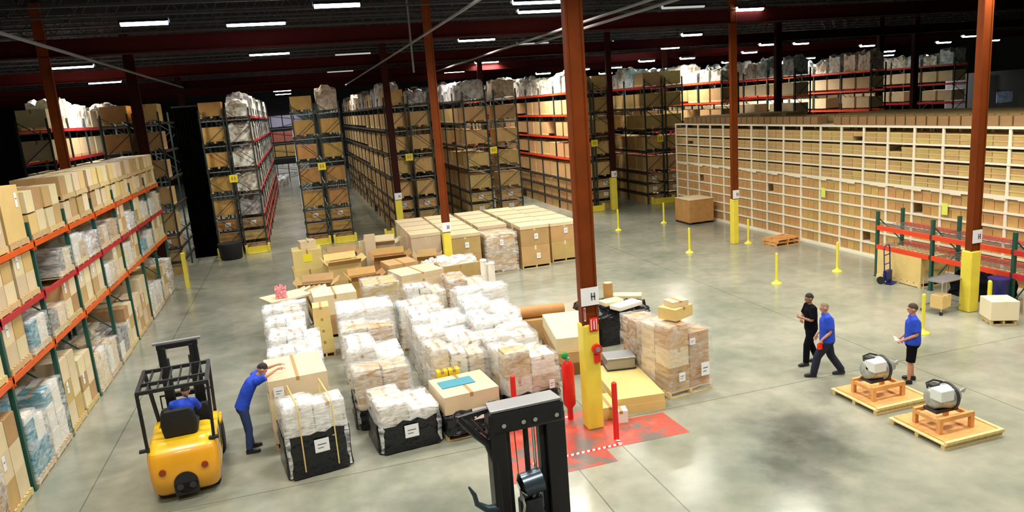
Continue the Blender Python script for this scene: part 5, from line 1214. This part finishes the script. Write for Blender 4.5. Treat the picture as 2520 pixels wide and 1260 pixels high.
# ------------------------------------------------------------------ black mast of the truck in the foreground
RT = empty('reach_truck', (2.25, 8.0, 0), R(2)); tag(RT, 'black lift truck mast rising at the bottom edge before the red floor', 'lift truck')
def mbx(nm, *a, m_=BLACK, bev=.012): b = MB(); b.box(*a, m_); return b.build(nm, RT, bevel=bev)
mbx('mast_rail', -.47, -.27, -.1, .12, 0, 2.86); mbx('mast_rail', .25, .50, -.1, .12, 0, 2.86)
mbx('inner_rail', -.27, -.20, -.02, .12, 0, 2.7); mbx('inner_rail', .18, .25, -.02, .12, 0, 2.7)
mbx('mast_crosshead', -.47, .50, -.12, .16, 2.72, 3.0, bev=.05)
b = MB(); b.loft([[(x, y, z) for x, y in ((-.45, -.1), (.47, -.1), (.44, .2), (-.42, .2))] for z in (3.0, 3.035)], GREY, False); b.build('top_plate', RT, bevel=.01)
for x in (-.3, -.05, .1, .38):
    b = MB(); b.cyl((x, -.12, 2.84), .028, -.02, CHROME, 12, 'y'); b.build('bolt', RT)
for x in (.02, .12):
    b = MB(); b.cyl((x, .05, .3), .035 if x < .1 else .02, 2.45, BLACK if x < .1 else CHROME, 14); b.build('lift_cylinder', RT)
b = MB(); b.tube([(-.12, .06, 2.7), (-.11, .06, 2.2), (-.1, .06, 1.4)], .006, DGREY, 5); b.build('chain', RT)
mbx('mast_crossbar', -.27, .25, .02, .1, .4, .55); mbx('mast_crossbar', -.27, .25, .02, .1, 1.15, 1.3)
b = MB(); b.tube([(-.1, -.02, 1.95), (.16, -.02, 1.98)], [.15, .15], mat('drum_blue_grey', (.12, .16, .20), .3, .7), 24); b.tube([(-.14, -.02, 1.94), (-.1, -.02, 1.95)], [.09, .17], CHROME, 24); b.build('hose_drum', RT)
b = MB(); b.tube([(-.14, -.08, 1.95), (-.12, -.14, 1.75), (-.14, -.12, 1.6), (-.1, -.1, 1.35)], .018, CHROME, 8); b.build('hose', RT)
b = MB(); b.cbox((.0, -.02, 1.6), (.3, .16, .36), DGREY); b.cbox((.1, -.04, 1.35), (.18, .2, .4), mat('valve_blue', (.03, .06, .12), .3, .4)); b.build('valve_block', RT, bevel=.03)
# overhead guard leg and top bar on the left
b = MB(); b.bar((-.82, .02, 2.98), (-.42, .06, 3.0), .05, .05, BLACK); b.tube([(-.80, .02, 2.98), (-.62, .0, 2.74), (-.50, -.04, 2.62), (-.42, -.06, 2.35), (-.40, -.08, 1.4), (-.42, -.08, .6)], .045, BLACK, 10); b.build('guard_leg', RT)
b = MB(); b.bar((-.70, .04, 2.98), (-.46, .02, 2.66), .03, .03, DGREY); b.build('guard_strut', RT)
b = MB(); b.tube([(-.78, -.05, 2.12), (-.72, -.06, 2.0), (-.70, -.06, 1.88), (-.58, -.06, 1.78), (-.44, -.06, 1.76)], [.012, .03, .035, .05, .05], mat('bracket_blue_grey', (.06, .09, .11), .4, .5), 10); b.build('mirror_bracket', RT)
b = MB(); b.loft([rrect(-.55, .55, -1.9, -.15, .15, .15), rrect(-.6, .6, -1.95, -.15, .5, .18), rrect(-.58, .58, -1.9, -.15, 1.05, .18)], DGREY); b.build('truck_body', RT)
for x, y in ((-.5, -1.5), (.5, -1.5), (-.5, .1), (.56, .1)):
    b = MB(); b.cyl((x - .06, y, .16), .16, .12, RUBBER, 18, 'x'); b.build('wheel', RT)
for s_ in (-.3, .3):
    b = MB(); b.box(s_ - .06, s_ + .06, .16, 1.15, .05, .1, BLACK); b.build('fork', RT)

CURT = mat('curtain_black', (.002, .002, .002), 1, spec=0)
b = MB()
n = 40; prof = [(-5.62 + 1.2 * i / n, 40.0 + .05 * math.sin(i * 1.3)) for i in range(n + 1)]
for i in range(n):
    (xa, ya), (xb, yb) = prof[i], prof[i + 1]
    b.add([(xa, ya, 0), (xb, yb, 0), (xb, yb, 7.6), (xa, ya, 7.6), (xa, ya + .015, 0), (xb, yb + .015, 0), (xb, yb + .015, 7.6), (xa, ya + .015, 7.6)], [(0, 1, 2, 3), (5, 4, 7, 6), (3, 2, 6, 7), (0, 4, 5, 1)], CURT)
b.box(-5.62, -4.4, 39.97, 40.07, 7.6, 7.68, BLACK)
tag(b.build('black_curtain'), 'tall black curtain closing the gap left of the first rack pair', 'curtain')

# cross rack closing the end of the left aisle
er = rack('rack with reddish goods closing the end of the left aisle', -3.4, 1.6, [84.0, 85.4], [2.7, 4.3, 5.9], 7.5, GREEND, CRIMSON, split=False)
for z, h_, m_, nm in ((0, .9, CARDW, 'lowest'), (.95, .9, CARDW, 'second'), (2.75, 1.2, CARDO, 'third'), (4.35, 1.1, mat('reddish_carton', (.4, .1, .06), .7), 'fourth'), (5.95, 1.2, mat('greyish_carton', (.35, .3, .36), .7), 'topmost')):
    for k in range(4):
        o = place(carton_mesh(1.1, 1.2, h_, m_), 'carton', (-2.75 + 1.2 * k, 84.7, z)); tag(o, '%s level carton at the end of the left aisle, %s from the left' % (nm, nth(k)), 'carton', 'cartons at the end of the left aisle')
